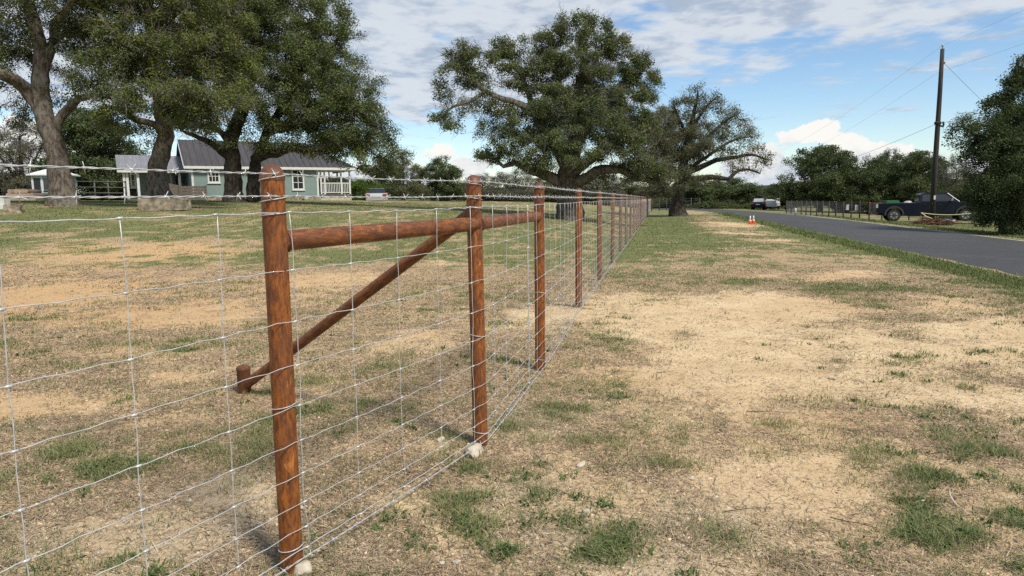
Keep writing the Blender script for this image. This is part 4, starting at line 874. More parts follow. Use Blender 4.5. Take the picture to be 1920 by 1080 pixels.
def window(px0, px1, py0, py1, rows, cols, back=0.0, parent=house, y=None):
    a_, z1 = fac(px0, py0, back); b_, z0 = fac(px1, py1, back); y = back if y is None else y; tw = .11
    wn = MB(); 
    wn.box(a_, b_, y - .05, y - .004, z1 - tw, z1); wn.box(a_, b_, y - .05, y - .004, z0, z0 + tw); wn.box(a_, a_ + tw, y - .05, y - .004, z0 + tw, z1 - tw); wn.box(b_ - tw, b_, y - .05, y - .004, z0 + tw, z1 - tw)
    wf = wn.obj('window', M['white'], parent)
    X0, X1, Z0, Z1 = a_ + tw, b_ - tw, z0 + tw, z1 - tw
    for i in range(1, cols): xx = X0 + (X1 - X0) * i / cols; MB().box(xx - .022, xx + .022, y - .036, y - .006, Z0, Z1).obj('muntin', M['white'], wf)
    for j in range(1, rows): zz = Z0 + (Z1 - Z0) * j / rows; MB().box(X0, X1, y - .039, y - .008, zz - .022, zz + .022).obj('muntin', M['white'], wf)
    for i in range(cols):
        for j in range(rows): MB().box(X0 + (X1 - X0) * i / cols + .02, X0 + (X1 - X0) * (i + 1) / cols - .02, y - .016, y - .010, Z0 + (Z1 - Z0) * j / rows + .02, Z0 + (Z1 - Z0) * (j + 1) / rows - .02).obj('pane', M['glass'], wf)
    MB().box(a_ - .05, b_ + .05, y - .09, y - .005, z0 - .06, z0 - .003).obj('sill', M['white'], wf)
window(388, 413, 318, 343, 2, 3); window(546, 571, 317, 356, 3, 2)
# porch
PF = .42
MB().box(xR + .003, xE + .1, -.02, DEP * .62, PF - .12, PF).obj('porch_floor', M['wood_dk'], house)
MB().box(xR + .01, xE + .05, .02, DEP * .6, -.3, PF - .125).obj('porch_base', M['stone'], house)
MB().box(xR + .003, xE + .1, .0, .14, EZ - .30, EZ - .145).obj('porch_beam', M['white'], house)
pps = [fac(p_) for p_ in (602, 609, 640, 656)]
for i, x_ in enumerate(pps): MB().box(x_ - .06, x_ + .06, 0.01, .13, PF + .002, EZ - .303).obj('porch_post', M['white'], house)
for x_ in (pps[1], pps[2], pps[3]): MB().box(x_ - .06, x_ + .06, DEP * .55, DEP * .55 + .12, PF + .002, EZ - .12).obj('porch_post', M['white'], house)
ral = MB().box(pps[0] + .065, xE + .03, .035, .105, PF + .86, PF + .94).box(pps[0] + .065, xE + .03, .04, .10, PF + .10, PF + .16).obj('railing', M['white'], house)
bm_ = MB().box(-.022, .022, -.018, .018, PF + .163, PF + .857).mesh('baluster', M['white']); x_ = pps[0] + .16
while x_ < xE: link('baluster', bm_, None, ral, (x_, .07, 0)); x_ += .135
bkw = MB().box(xR - .001, xR + .001, .1, .2, .1, .2)
# lower wing on the left, set back
bk = 2.2; wl = fac(234, 340, bk)[0]; we = fac(290, 319, bk)[1]; wr = we + 1.15
MB().box(wl + .9, -.003, bk + 1.4, bk + 5, .2, we - .03).obj('wing_wall', M['wall'], house)
MB().box(wl + .9, -.01, bk + 1.5, bk + 4.9, -.3, .195).obj('wing_base', M['block'], house)
MB().box(wl - .1, -.003, bk - .1, bk + 1.39, .12, .22).obj('wing_porch_floor', M['wood_dk'], house)
wrf = slab('wing_roof', [(wl - .45, bk - .35, we), (-.02, bk - .35, we), (-.02, bk + 2.6, we + 1.25), (wl - .45, bk + 2.6, we + 1.25)], M['roof_lt'], house, .07)
slab('wing_roof', [(wl - .45, bk + 5.4, we), (-.02, bk + 5.4, we), (-.02, bk + 2.6, we + 1.25), (wl - .45, bk + 2.6, we + 1.25)], M['roof_lt'], house, .07)
ribw = MB().box(-.02, .02, 0, math.hypot(2.95, 1.25), 0, .035).mesh('roof_rib', M['roof_lt']); x_ = wl - .3
while x_ < -.1: q = link('roof_rib', ribw, None, wrf, (x_, bk - .35, we + .003)); q.rotation_euler = (math.atan2(1.25, 2.95), 0, 0); x_ += .5
MB().box(wl - .45, -.02, bk - .38, bk - .352, we - .2, we - .03).obj('fascia', M['white'], house)
MB().prism([(wl + .93, bk + .2, we - .03), (wl + .93, bk + 5, we - .03), (wl + .93, bk + 2.6, we + 1.12)], (.1, 0, 0)).obj('gable_wall', M['wall_dk'], house)
for p_ in (233, 239, 259, 314, 337):
    x_ = fac(p_, None, bk); MB().box(x_ - .085, x_ + .085, bk - .08, bk + .09, .222, we - .2).obj('porch_post', M['white'], house)
sx = fac(326, None, bk + 1.4); 
dr = MB().box(sx - .05, sx + .95, bk + 1.34, bk + 1.397, .25, 2.25).obj('door', M['wall_dk'], house)
MB().box(sx + .12, sx + .78, bk + 1.33, bk + 1.338, 1.2, 1.95).obj('pane', M['glass'], dr)
window(243, 256, 325, 352, 2, 1, bk + 1.4); window(318, 330, 322, 350, 2, 1, bk + 1.4)
# dark timber ramp and low wall by the door
rp = empty('wooden_ramp', HO, 'dark weathered board ramp against the left end of the main house wall', 'ramp', None, HY)
xa, xb, xc = fac(318, None, 1.0), fac(340, None, 1.0), fac(366, None, .0)
for i in range(5):
    z0_ = .05 + i * .21
    MB().prism([(xb - .3, -.75, z0_), (0.9, -.75, z0_), (.9, -.75, z0_ + .19), (xb - .3, -.75, z0_ + .19 + (.0))], (0, .04, 0)).obj('plank', M['wood_dk'], rp)
MB().prism([(xa - .4, -.72, 1.35), (xb - .32, -.72, 1.12), (xb - .32, -.72, 0), (xa - .4, -.72, 0)], (0, .05, 0)).obj('side_panel', M['wood_dk'], rp)
for x_ in (xa - .4, xb - .3, .86): MB().box(x_ - .05, x_ + .05, -.82, -.76, -.2, 1.42 if x_ < xb - .35 else 1.16).obj('post', M['wood_dk'], rp)
# bushes and clutter at the wall foot
cl = GD(578, 56.5); tag(MB().lathe([(.16, -.05), (.2, .1), (.22, .34), (.2, .36)], 12).obj('plant_pot', M['canvas'], None, True, loc=(cl.x, cl.y - .6, cl.z)), 'small pale pot at the foot of the teal wall under the tall window', 'pot')

# teal hut
hb = GD(106, 53); hut = empty('garden_hut', (hb.x, hb.y, hb.z - .05), 'small teal hut with a white pyramid roof, half hidden by the leftmost oak trunk', 'hut', None, .25)
hw = 1.12
MB().box(-hw, hw, -hw, hw, 0, 1.95).obj('wall', M['hut'], hut)
MB().prism([(-hw - .25, -hw - .25, 1.94), (hw + .25, -hw - .25, 1.94), (hw + .25, hw + .25, 1.94), (-hw - .25, hw + .25, 1.94)], (0, 0, .07)).obj('eave', M['white'], hut)
MB().add([(-hw - .25, -hw - .25, 2.013), (hw + .25, -hw - .25, 2.013), (hw + .25, hw + .25, 2.013), (-hw - .25, hw + .25, 2.013), (0, 0, 2.6)], [(0, 1, 4), (1, 2, 4), (2, 3, 4), (3, 0, 4), (3, 2, 1, 0)]).obj('roof', M['roof_wh'], hut)
for x_ in (-hw, -.5, .6, hw - .1): MB().box(x_, x_ + .1, -hw - .03, -hw - .003, 0, 1.93).obj('corner_board', M['white'], hut)
MB().box(-.98, -.55, -hw - .02, -hw - .004, .0, 1.75).obj('doorway', M['black'], hut)
MB().box(-.38, .5, -hw - .04, -hw - .004, .75, .85).obj('counter', M['black'], hut); MB().box(-.35, .5, -hw - .02, -hw - .004, .9, 1.75).obj('window', M['glass'], hut)

# grey pipe rails behind the trees
pf = empty('pipe_fence', GD(190, 49), 'low grey pipe rail fence between the teal hut and the left wing of the house', 'fence'); po_ = Vector(pf.location)
e0, e1 = GD(146, 49), GD(240, 50)
for dz in (.55, .95, 1.35): MB().tube([(e0.x, e0.y, e0.z + dz), (e1.x, e1.y, e1.z + dz)], .035, 8).obj('rail', M['steel_grey'], pf, True, po_)
for u in (0, .35, .62, .97): q = e0.lerp(e1, u); MB().tube([(q.x, q.y + .045, q.z - .2), (q.x, q.y + .045, q.z + 1.42)], .05, 8).obj('post', M['steel_grey'], pf, True, po_)

# log pile
lr = random.Random(4); k = 0
for row, (n, z_) in enumerate(((9, .17), (8, .46), (6, .74))):
    for i in range(n):
        px_ = 14 + row * 3 + i * 6.2; q = GD(px_, 50); rr = lr.uniform(.13, .19); L = lr.uniform(1.3, 2.0); a = lr.uniform(-.25, .25)
        t_ = empty('firewood_log', (q.x, q.y, q.z + z_), 'cut log in the heap of firewood left of the teal hut', 'log', 'logs heaped left of the teal hut', a)
        MB().tube([(0, 0, 0), (0, L * .5, lr.uniform(-.03, .03)), (0, L, 0)], [rr, rr * .96, rr * .9], 9).obj('bark', M['log'], t_, True)
        MB().lathe([(rr * .93, -.012), (rr * .93, .0)], 9, (0, 0, 0), 'y').obj('cut_end', M['log_end'], t_)

# eroded blocks and stones
def rock(name, loc, size, seed, mat, label, cat='stone', rough=.25, boxy=False, rz=0, group=None, sub=3, sink=.3):
    import bmesh
    bm = bmesh.new()
    if boxy:
        bmesh.ops.create_cube(bm, size=2); bmesh.ops.subdivide_edges(bm, edges=bm.edges[:], cuts=6, use_grid_fill=True)
    else: bmesh.ops.create_icosphere(bm, subdivisions=sub, radius=1)
    from mathutils import noise as mn
    for v in bm.verts:
        n = mn.noise(v.co * 1.3 + Vector((seed * 7.1, seed, 0))) * rough + mn.noise(v.co * 3.4 + Vector((seed, 3, 0))) * rough * .45
        v.co = v.co * (1 + n); 
        if not boxy: v.co.z = max(v.co.z, -.6)
        v.co = Vector((v.co.x * size[0], v.co.y * size[1], v.co.z * size[2]))
    me = bpy.data.meshes.new(name); bm.to_mesh(me); bm.free(); me.materials.append(mat)
    if not boxy: me.polygons.foreach_set('use_smooth', [True] * len(me.polygons)); me.set_sharp_from_angle(angle=R(32))
    o = link(name, me, None, None, (loc[0], loc[1], loc[2] + size[2] * (1 - sink) * (1 if boxy else .7))); o.rotation_euler = (0, 0, rz)
    return tag(o, label, cat, group)
q = P(309, 397, 23.5); g_ = GD(309, 25.5); rock('stone_block', g_, (.80, .34, .22), 2, M['block'], 'long brown weathered block lying in the grass in front of the house', 'block', .06, True, .05, sink=.05)
g_ = GD(2, 25); rock('stone_block', g_, (.20, .22, .24), 5, M['white'], 'white square block at the left edge of the photo near the log pile', 'block', .03, True, .2, sink=.1)
g_ = GD(24, 23.5); rock('stone_block', g_, (.24, .22, .15), 7, M['block'], 'rough brown stone in the grass just right of the white square block', 'block', .12, True, .4, sink=.1)
for px, py, s_, sd, lb in [(890, 851, (.074, .042, .034), 1, 'pale limestone rock at the foot of the second fence post'), (568, 1074, (.040, .032, .028), 2, 'pale limestone rock at the foot of the nearest fence post'),
                           (827, 829, (.022, .017, .016), 3, 'small round pale stone inside the fence, left of the second post'), (262, 931, (.018, .010, .008), 4, 'small white stone chip seen through the left part of the wire net'),
                           (1098, 963, (.026, .014, .008), 5, 'flat pale stone on bare soil right of the fence'), (1131, 1054, (.016, .013, .011), 6, 'round cream pebble at the bottom of the photo right of the fence'),
                           (1090, 873, (.034, .018, .010), 8, 'flat grey stone on the sand to the right of the second post'), (565, 955, (.014, .010, .009), 9, 'small pale stone beside the lower part of the nearest post'),
                           (857, 1057, (.015, .011, .009), 10, 'cream pebble in the thatch at the bottom middle'), (829, 1058, (.012, .010, .008), 11, 'smaller cream pebble left of its twin at the bottom middle'),
                           (356, 942, (.010, .008, .007), 12, 'tiny pale stone right of the white chip behind the net'), (1560, 712, (.03, .02, .012), 14, 'pale stone alone on the wide sandy patch'),
                           (1298, 900, (.018, .012, .010), 15, 'pale stone in thin grass left of the lower sandy patch')]:
    q = G(px, py); rock('stone', q, s_, sd, M['stone'], lb, 'stone', .32, False, sd * 1.3, sub=3)
for px, py, L, a, lb in [(1784, 944, .10, 1.3, 'pale broken stick standing up in the grass at the lower right'), (1727, 944, .07, .4, 'short pale stick lying left of the upright one'), (1600, 984, .16, -.5, 'thin dark twig on the bare soil at the lower right'), (1400, 962, .22, .15, 'thin dark twig across the lower sandy patch'),
                         (1250, 700, .18, .2, 'dark twig on the left rim of the wide sandy patch'), (1440, 775, .26, -.1, 'long dark stick on the sand in the middle of the verge')]:
    q = G(px, py); st = [Vector((math.cos(a) * L * (u - .5) + random.uniform(-.006, .006), math.sin(a) * L * (u - .5) + random.uniform(-.01, .01), .006 + (.35 * L * u if 'standing' in lb else random.uniform(0, .006)))) for u in (0, .3, .6, 1)]
    tag(MB().tube(st, [.0022, .002, .0016, .001] if 'dark' in lb else [.006, .005, .004, .003], 6).obj('stick', M['stone'] if 'pale' in lb else M['pole'], None, True, loc=q), lb, 'stick')

# traffic cones
for i, (px, dd, lb) in enumerate([(1407.6, 34.5, 'orange and white traffic cone beside the road, left of the pair'), (1413.8, 35.0, 'orange and white traffic cone beside the road, right of the pair')]):
    q = GD(px, dd); cn = empty('traffic_cone', q, lb, 'cone', 'traffic cones at the road edge', i * .3); cn.scale = (.85, .85, .95); hh = .46
    MB().box(-.15, .15, -.15, .15, 0, .035).obj('base', M['orange'], cn)
    MB().lathe([(.105, .036), (.072, .17), (.060, .215), (.030, .35), (.022, .44), (.02, .455)], 16).obj('body', M['orange'], cn, True)
    MB().lathe([(.0745, .17), (.0595, .235), (.0575, .235)], 16).obj('reflective_band', M['reflector'], cn, True); MB().lathe([(.0515, .27), (.0245, .44), (.022, .44)], 16).obj('reflective_band', M['reflector'], cn, True)

# utility pole and its lines
PB = GD(1749, 42.5); PT = 10.42
pl_ = empty('utility_pole', PB, 'tall dark wooden utility pole in front of the navy pickup truck', 'pole')
MB().tube([(0, 0, -.5), (0, 0, 4), (.01, 0, 8), (.0, 0, PT)], [.165, .15, .125, .11], 14).obj('pole_shaft', M['pole'], pl_, True)
MB().lathe([(.03, PT), (.03, PT + .12), (.06, PT + .14), (.07, PT + .2), (.04, PT + .26), (.02, PT + .28)], 10).obj('insulator', M['canvas'], pl_, True)
MB().lathe([(.16, 6.0), (.19, 6.03), (.19, 6.15), (.16, 6.18)], 12).obj('clamp_band', M['pole'], pl_, True); MB().tube([(0, -.1, 5.95), (.28, -.1, 5.87), (.3, -.1, 6.0), (.24, -.1, 6.15)], .06, 8).obj('bracket', M['pole'], pl_, True)
MB().tube([(.12, 0, 9.55), (.2, 0, 9.65)], .04, 6).obj('guy_clamp', M['pole'], pl_, True)
MB().box(-.06, .06, -.165, -.158, 1.5, 1.75).obj('tag_plate', M['canvas'], pl_)
rdv = Vector((TF, 1, 0)).normalized()
far_p = GD(1372, 165); near_p = PB - rdv * 55; near_p.z = float(ground(near_p.x, near_p.y))
for q, lb in ((far_p, 'distant utility pole seen through the branches of the thin-leaved oak'), (near_p, 'utility pole behind the viewer carrying the same lines')):
    c_ = copy_tree(pl_); c_.location = q; tag(c_, lb, 'pole')
def cable(name, a, b_, sag, r, label, mat='cable', n=40):
    a, b_ = Vector(a), Vector(b_); pts = [a.lerp(b_, i / n) - Vector((0, 0, sag * 4 * (i / n) * (1 - i / n))) for i in range(n + 1)]
    tag(MB().tube([p - a for p in pts], r, 5).obj(name, M[mat], None, True, loc=a), label, 'cable')
top = PB + Vector((0, 0, PT + .2))
cable('power_line', top, far_p + Vector((0, 0, PT - .2)), 2.2, .005, 'upper thin line running from the pole top away over the trees', 'cable_lt', 80)
cable('power_line', top, near_p + Vector((0, 0, PT + .6)), .8, .005, 'upper thin line rising from the pole top to the top right corner', 'cable_lt')
n2 = PB + Vector((-.1, 0, 9.1))
cable('power_line', n2, far_p + Vector((0, 0, PT - 2.6)), 2.2, .005, 'second thin line below the pole top running away over the trees', 'cable_lt', 80)
cable('power_line', n2, near_p + Vector((0, 0, PT - 1.2)), .8, .005, 'second thin line running from below the pole top to the right edge', 'cable_lt')
c0 = PB + Vector((0, -.1, 6.1)); cable('service_cable', c0, P(1440, 336, 82), .6, .010, 'thick dark cable crossing from mid pole down to the trees on the left'); cable('service_cable', c0, P(2080, 158, 34), .3, .010, 'thick dark cable from mid pole into the evergreen on the right')
cable('guy_wire', PB + Vector((.15, 0, 9.6)), P(1875, 222, 40), .02, .009, 'guy wire slanting from the upper pole down behind the evergreen')

# pickup truck
tb = GD(1673, 47.5); truck = empty('pickup_truck', tb, 'dark navy crew-cab pickup parked facing right behind the utility pole', 'truck', None, R(-20))
HWD = .97
def arch(cx, r, z0, n=9): return [(cx + r * math.cos(a), z0 + r * math.sin(a)) for a in [math.pi - math.pi * i / (n - 1) for i in range(n)]]
def extr(name, prof, y0, y1, mat, parent, bev=.03, smooth=False):
    """side profile (x, z) swept across the width with chamfered edges"""
    cxm = sum(p[0] for p in prof) / len(prof); czm = sum(p[1] for p in prof) / len(prof)
    def ins(p, d): dx, dz = p[0] - cxm, p[1] - czm; L = math.hypot(dx, dz); return (p[0] - dx / L * d, p[1] - dz / L * d)
    rings = [([ins(p, bev) for p in prof], y0), (prof, y0 + bev), (prof, y1 - bev), ([ins(p, bev) for p in prof], y1)]
    V = [(p[0], y, p[1]) for ring, y in rings for p in ring]; n = len(prof)
    F_ = [(i * n + k, (i + 1) * n + k, (i + 1) * n + (k + 1) % n, i * n + (k + 1) % n) for i in range(3) for k in range(n)] + [tuple(range(n)), tuple(range(4 * n - 1, 3 * n - 1, -1))]
    return MB().add(V, F_).obj(name, mat, parent)
WB, WR = 4.15, .41
low = [(-1.05, .62), (-1.08, .95), (-1.05, 1.22), (1.45, 1.25), (1.5, 1.27), (3.75, 1.27), (4.35, 1.26), (4.95, 1.20), (5.12, 1.08), (5.16, .75), (5.12, .52)] + [(x, z) for x, z in arch(WB, .50, .45)][::-1] + [(3.4, .40), (.75, .40)] + [(x, z) for x, z in arch(0, .50, .45)][::-1] + [(-.62, .5)]
extr('body', low, -HWD, HWD, M['paint'], truck, .05)
cab = [(1.48, 1.272), (1.50, 1.74), (1.62, 1.86), (1.9, 1.895), (2.9, 1.89), (3.08, 1.85), (3.74, 1.28)]
V = []; 
for y_, s in ((-.93, 0), (-.74, 1), (.74, 1), (.93, 0)):
    pass
def cabring(y): 
    out = []
    for x, z in cab: out.append((x, y * (1 - .18 * max(0, (z - 1.27) / .62)), z))
    return out
rg = [cabring(-.93), cabring(.93)]; n = len(cab); mbc = MB().add(rg[0] + rg[1], [(k, n + k, n + (k + 1) % n, (k + 1) % n) for k in range(n)] + [tuple(range(n)), tuple(range(2 * n - 1, n - 1, -1))]); mbc.obj('cab', M['paint'], truck)
def sidewin(name, pts, side):
    out = []
    for x, z in pts:
        y = .93 * (1 - .18 * max(0, (z - 1.27) / .62)) + .004; out.append((x, side * y, z))
    return MB().prism(out, (0, side * .006, 0)).obj(name, M['glass'], truck)
for sd in (-1, 1):
    sidewin('rear_door_window', [(1.62, 1.34), (1.64, 1.76), (2.30, 1.78), (2.30, 1.34)], sd); sidewin('front_door_window', [(2.40, 1.34), (2.40, 1.78), (3.0, 1.76), (3.5, 1.34)], sd)
    y_ = sd * HWD
    for x_ in (1.50, 2.35, 3.42): MB().box(x_ - .006, x_ + .006, min(y_, y_ + sd * .004), max(y_, y_ + sd * .004), .50, 1.24).obj('door_seam', M['black'], truck)
    for x_ in (1.72, 2.55): MB().box(x_, x_ + .16, min(y_, y_ + sd * .03), max(y_, y_ + sd * .03), 1.09, 1.12).obj('door_handle', M['flare'], truck)
    for cx_ in (0, WB):
        a_ = arch(cx_, .60, .45, 11); i_ = arch(cx_, .49, .45, 11); 
        MB().prism([(x, y_ - sd * .02, z) for x, z in a_] + [(x, y_ - sd * .02, z) for x, z in i_[::-1]], (0, sd * .07, 0)).obj('fender_flare', M['flare'], truck)
    MB().prism([(3.22, sd * .94, 1.34), (3.30, sd * .94, 1.54), (3.30, sd * 1.2, 1.56), (3.22, sd * 1.2, 1.36)], (.09, 0, 0)).obj('mirror', M['rim'], truck)
    MB().box(-1.11, -1.0, sd * .96 - .07, sd * .96 + .03, .92, 1.18).obj('tail_light', M['canvas'] if sd < 0 else M['red'], truck)
    MB().box(4.92, 5.14, sd * .78 - .12, sd * .78 + .17, .92, 1.08).obj('headlight', M['rim'], truck)
    MB().box(.8, 3.4, min(y_ - sd * .12, y_ + sd * .02), max(y_ - sd * .12, y_ + sd * .02), .33, .38).obj('running_board', M['flare'], truck)
MB().prism([(3.11, -.74, 1.835), (3.76, -.86, 1.30), (3.76, .86, 1.30), (3.11, .74, 1.835)], (.01, 0, .012)).obj('windshield', M['glass'], truck)
MB().tube([(3.08, -.78, 1.85), (3.77, -.90, 1.29)], .026, 6).obj('windshield_pillar', M['rim'], truck)
MB().box(1.455, 1.478, -.62, .62, 1.36, 1.76).obj('rear_window', M['glass'], truck)
MB().box(-1.30, -1.09, -.9, .9, .46, .62).obj('rear_bumper', M['flare'], truck); MB().box(5.14, 5.30, -.92, .92, .45, .66).obj('front_bumper', M['flare'], truck); MB().box(5.13, 5.18, -.6, .6, .72, 1.05).obj('grille', M['black'], truck)
MB().box(-1.55, -1.30, -.04, .04, .44, .50).obj('tow_hitch', M['black'], truck)
MB().box(-.95, 1.38, -.85, .85, .42, .46).box(-.4, 4.6, -.6, .6, .36, .42).obj('chassis', M['black'], truck)
for cx_ in (0, WB):
    for sd in (-1, 1):
        wt = MB().lathe([(.24, -.13), (.37, -.135), (.405, -.11), (WR, -.05), (WR, .05), (.405, .11), (.37, .135), (.24, .13)], 28, (cx_, sd * .84, WR), 'y').obj('wheel', M['tyre'], truck, True, angle=35)
        o_ = sd * .135; MB().lathe([(.245, -.006), (.245, .006)] if sd > 0 else [(.245, -.006), (.245, .006)], 24, (cx_, sd * .84 + o_ * 1.03, WR), 'y').obj('rim', M['rim'], wt, True, angle=30)
        MB().lathe([(.10, -.01), (.10, .02), (.05, .03)], 14, (cx_, sd * .84 + sd * .15, WR), 'y').obj('hub_cap', M['flare'], wt)
        for k in range(6):
            a = k * math.pi / 3; MB().prism([(cx_ + .09 * math.cos(a - .2), sd * .988, WR + .09 * math.sin(a - .2)), (cx_ + .225 * math.cos(a - .16), sd * .988, WR + .225 * math.sin(a - .16)), (cx_ + .225 * math.cos(a + .16), sd * .988, WR + .225 * math.sin(a + .16)), (cx_ + .09 * math.cos(a + .2), sd * .988, WR + .09 * math.sin(a + .2))], (0, sd * .008, 0)).obj('spoke_gap', M['tyre'], wt)
def in_truck(x, y, z): c, s = math.cos(R(-20)), math.sin(R(-20)); return (tb.x + c * x - s * y, tb.y + s * x + c * y, tb.z + z)
tag(MB().box(-.45, .45, -.35, .35, 0, .33).box(-.38, .38, -.3, .3, .333, .37).obj('plastic_bin', M['green_tarp'], None, loc=in_truck(-.1, .1, 1.05)), 'green plastic bin in the bed of the navy pickup', 'bin')
rock('load_bundle', in_truck(.95, .1, 1.05), (.3, .35, .22), 4, M['canvas'], 'pale bundle in the truck bed against the cab', 'bundle', .2)

# brush pile, bucket, tape round the pole foot
bp = GD(1752, 41.0); mb = MB(); rr_ = random.Random(9)
for i in range(190):
    a = rr_.uniform(0, 6.28); q = rr_.random() ** .6; x0, y0 = math.cos(a) * q * 1.15, math.sin(a) * q * .7; z0 = rr_.uniform(0, .45) * (1 - q * .75); a2 = rr_.uniform(0, 6.28); L = rr_.uniform(.25, .7); e_ = rr_.uniform(-.3, .5)
    mb.tube([(x0, y0, z0), (x0 + L * .5 * math.cos(a2), y0 + L * .5 * math.sin(a2), z0 + e_ * L * .5 + .04), (x0 + L * math.cos(a2), y0 + L * math.sin(a2), max(0, z0 + e_ * L * .6))], [.03, .022, .01], 5)
tag(mb.obj('brush_pile', M['brush'], None, False, loc=bp), 'heap of reddish brown brush and roots round the foot of the pole', 'brush pile', None, 'stuff')
for i, (px, dd) in enumerate(((1779, 41.0), (1788, 41.4))):
    bq = GD(px, dd); bu = empty('bucket', bq, ['white plastic bucket just right of the brush pile', 'white bucket behind and right of its neighbour, near the front wheel of the pickup'][i], 'bucket', 'white buckets by the brush pile')
    MB().lathe([(.12, 0), (.145, .34), (.155, .34), (.155, .37), (.14, .37), (.10, .02)], 16).obj('pail', M['white'], bu, True, angle=40)
    MB().tube([(.15 * math.cos(a), -.02 - .05 * math.sin(a), .34 - .10 * math.sin(a)) for a in [i_ * math.pi / 8 for i_ in range(9)]], .006, 5).obj('bail_handle', M['cable'], bu, True)
ta = P(1727, 399, 41.2); 
def ribbon(pts, wd): 
    V = []; 
    for p in pts: V += [(p[0], p[1], p[2]), (p[0], p[1] + .004, p[2] + wd)]
    return MB().add(V, [(2 * i, 2 * i + 2, 2 * i + 3, 2 * i + 1) for i in range(len(pts) - 1)])
t0_, t1_, t2_ = P(1727, 399, 41.2), P(1828, 399, 40), P(1748, 410, 40.9)
rbn = [t0_.lerp(t1_, i / 12) - Vector((0, 0, .12 * 4 * (i / 12) * (1 - i / 12))) for i in range(13)]
tp = empty('barrier_tape', t0_, 'pale yellow tape strung at knee height in front of the pickup and pole', 'tape')
MB().tube([p - t0_ for p in rbn], .022, 5).obj('tape_run', M['tape'], tp); MB().tube([Vector((0, 0, 0)), (t2_ - t0_) * .5 + Vector((0, 0, -.05)), t2_ - t0_], .022, 5).obj('tape_tail', M['tape'], tp)
for q, nm in ((t0_, 'left'), (t1_, 'right')):
    g_ = float(ground(q.x, q.y)); tag(MB().tube([(0, 0, -.1), (0, 0, q.z - g_ + .05)], .014, 6).obj('stake', M['wood_dk'], None, loc=(q.x, q.y, g_)), 'thin stake holding the %s end of the pale yellow tape' % nm, 'stake')

# far fence on the other side of the road
ffp = [(1475, 70), (1484, 67.5), (1494, 65.5), (1503, 63.5), (1512, 62), (1521, 60.4), (1532, 58.8), (1543, 57.4), (1555, 56), (1568, 54.8), (1582, 53.6), (1597, 52.6), (1613, 51.8), (1631, 51.2), (1655, 51.2), (1680, 51.4), (1706, 51.6), (1732, 51.9), (1758, 52.1), (1785, 52.4), (1812, 52.6), (1840, 52.8)]
fq = [GD(px, dd) for px, dd in ffp]; ff = empty('field_fence', fq[0], 'low dark post and wire mesh fence across the road, running behind the pickup', 'fence'); fo = Vector(ff.location); FH = 1.22
for i, q in enumerate(fq): MB().tube([(q.x, q.y, q.z - .2), (q.x, q.y, q.z + FH + .06)], .05, 7).obj('post', M['post_dk'], ff, True, fo)
MB().tube([(q.x, q.y, q.z + FH) for q in fq], .022, 5).obj('top_rail', M['brush'], ff, True, fo)
mb = MB()
for j in range(12): mb.tube([(q.x, q.y - .06, q.z + .06 + j * .1) for q in fq], .0045, 3)
for a_, b_ in zip(fq[:-1], fq[1:]):
    n = max(2, int((b_ - a_).length / .11))
    for i in range(n): q = a_.lerp(b_, i / n); mb.tube([(q.x, q.y - .06, q.z + .03), (q.x, q.y - .06, q.z + FH - .01)], .0045, 3, False)
tag(mb.obj('wire_mesh', M['farmesh'], ff, False, fo), kind='stuff')
for i, (px, dd) in enumerate(((1588, 53.2), (1605, 52.1))):
    q = GD(px, dd); tag(MB().box(-.11, .11, -.01, .01, 0, .42).obj('notice_board', M['canvas'], None, loc=(q.x, q.y - .12, q.z + .62)), ['pale blank notice hung on the far mesh fence, farther one', 'pale blank notice hung on the far mesh fence, the one nearer the pickup'][i], 'sign')
q = GD(1492, 60.5); tag(MB().lathe([(.09, -.1), (.09, .5), (.085, .58), (.04, .62)], 12).obj('marker_post', M['white'], None, True, loc=q), 'white marker post on the far verge in front of the mesh fence', 'post')
# fence closing the verge beyond the thin-leaved oak
cq = [GD(px, dd) for px, dd in ((1222, 74), (1236, 75), (1250, 76), (1265, 77), (1280, 78), (1296, 79), (1312, 80))]; cf = empty('cross_fence', cq[0], 'dark wire fence crossing behind the trunk of the thin-leaved oak', 'fence'); co_ = Vector(cf.location)
for q_ in cq: MB().tube([(q_.x, q_.y, q_.z - .2), (q_.x, q_.y, q_.z + 1.35)], .05, 6).obj('post', M['post_dk'], cf, True, co_)
for j in range(5): MB().tube([(q_.x, q_.y - .06, q_.z + .25 + j * .25) for q_ in cq], .006, 4).obj('wire', M['farmesh'], cf, True, co_)

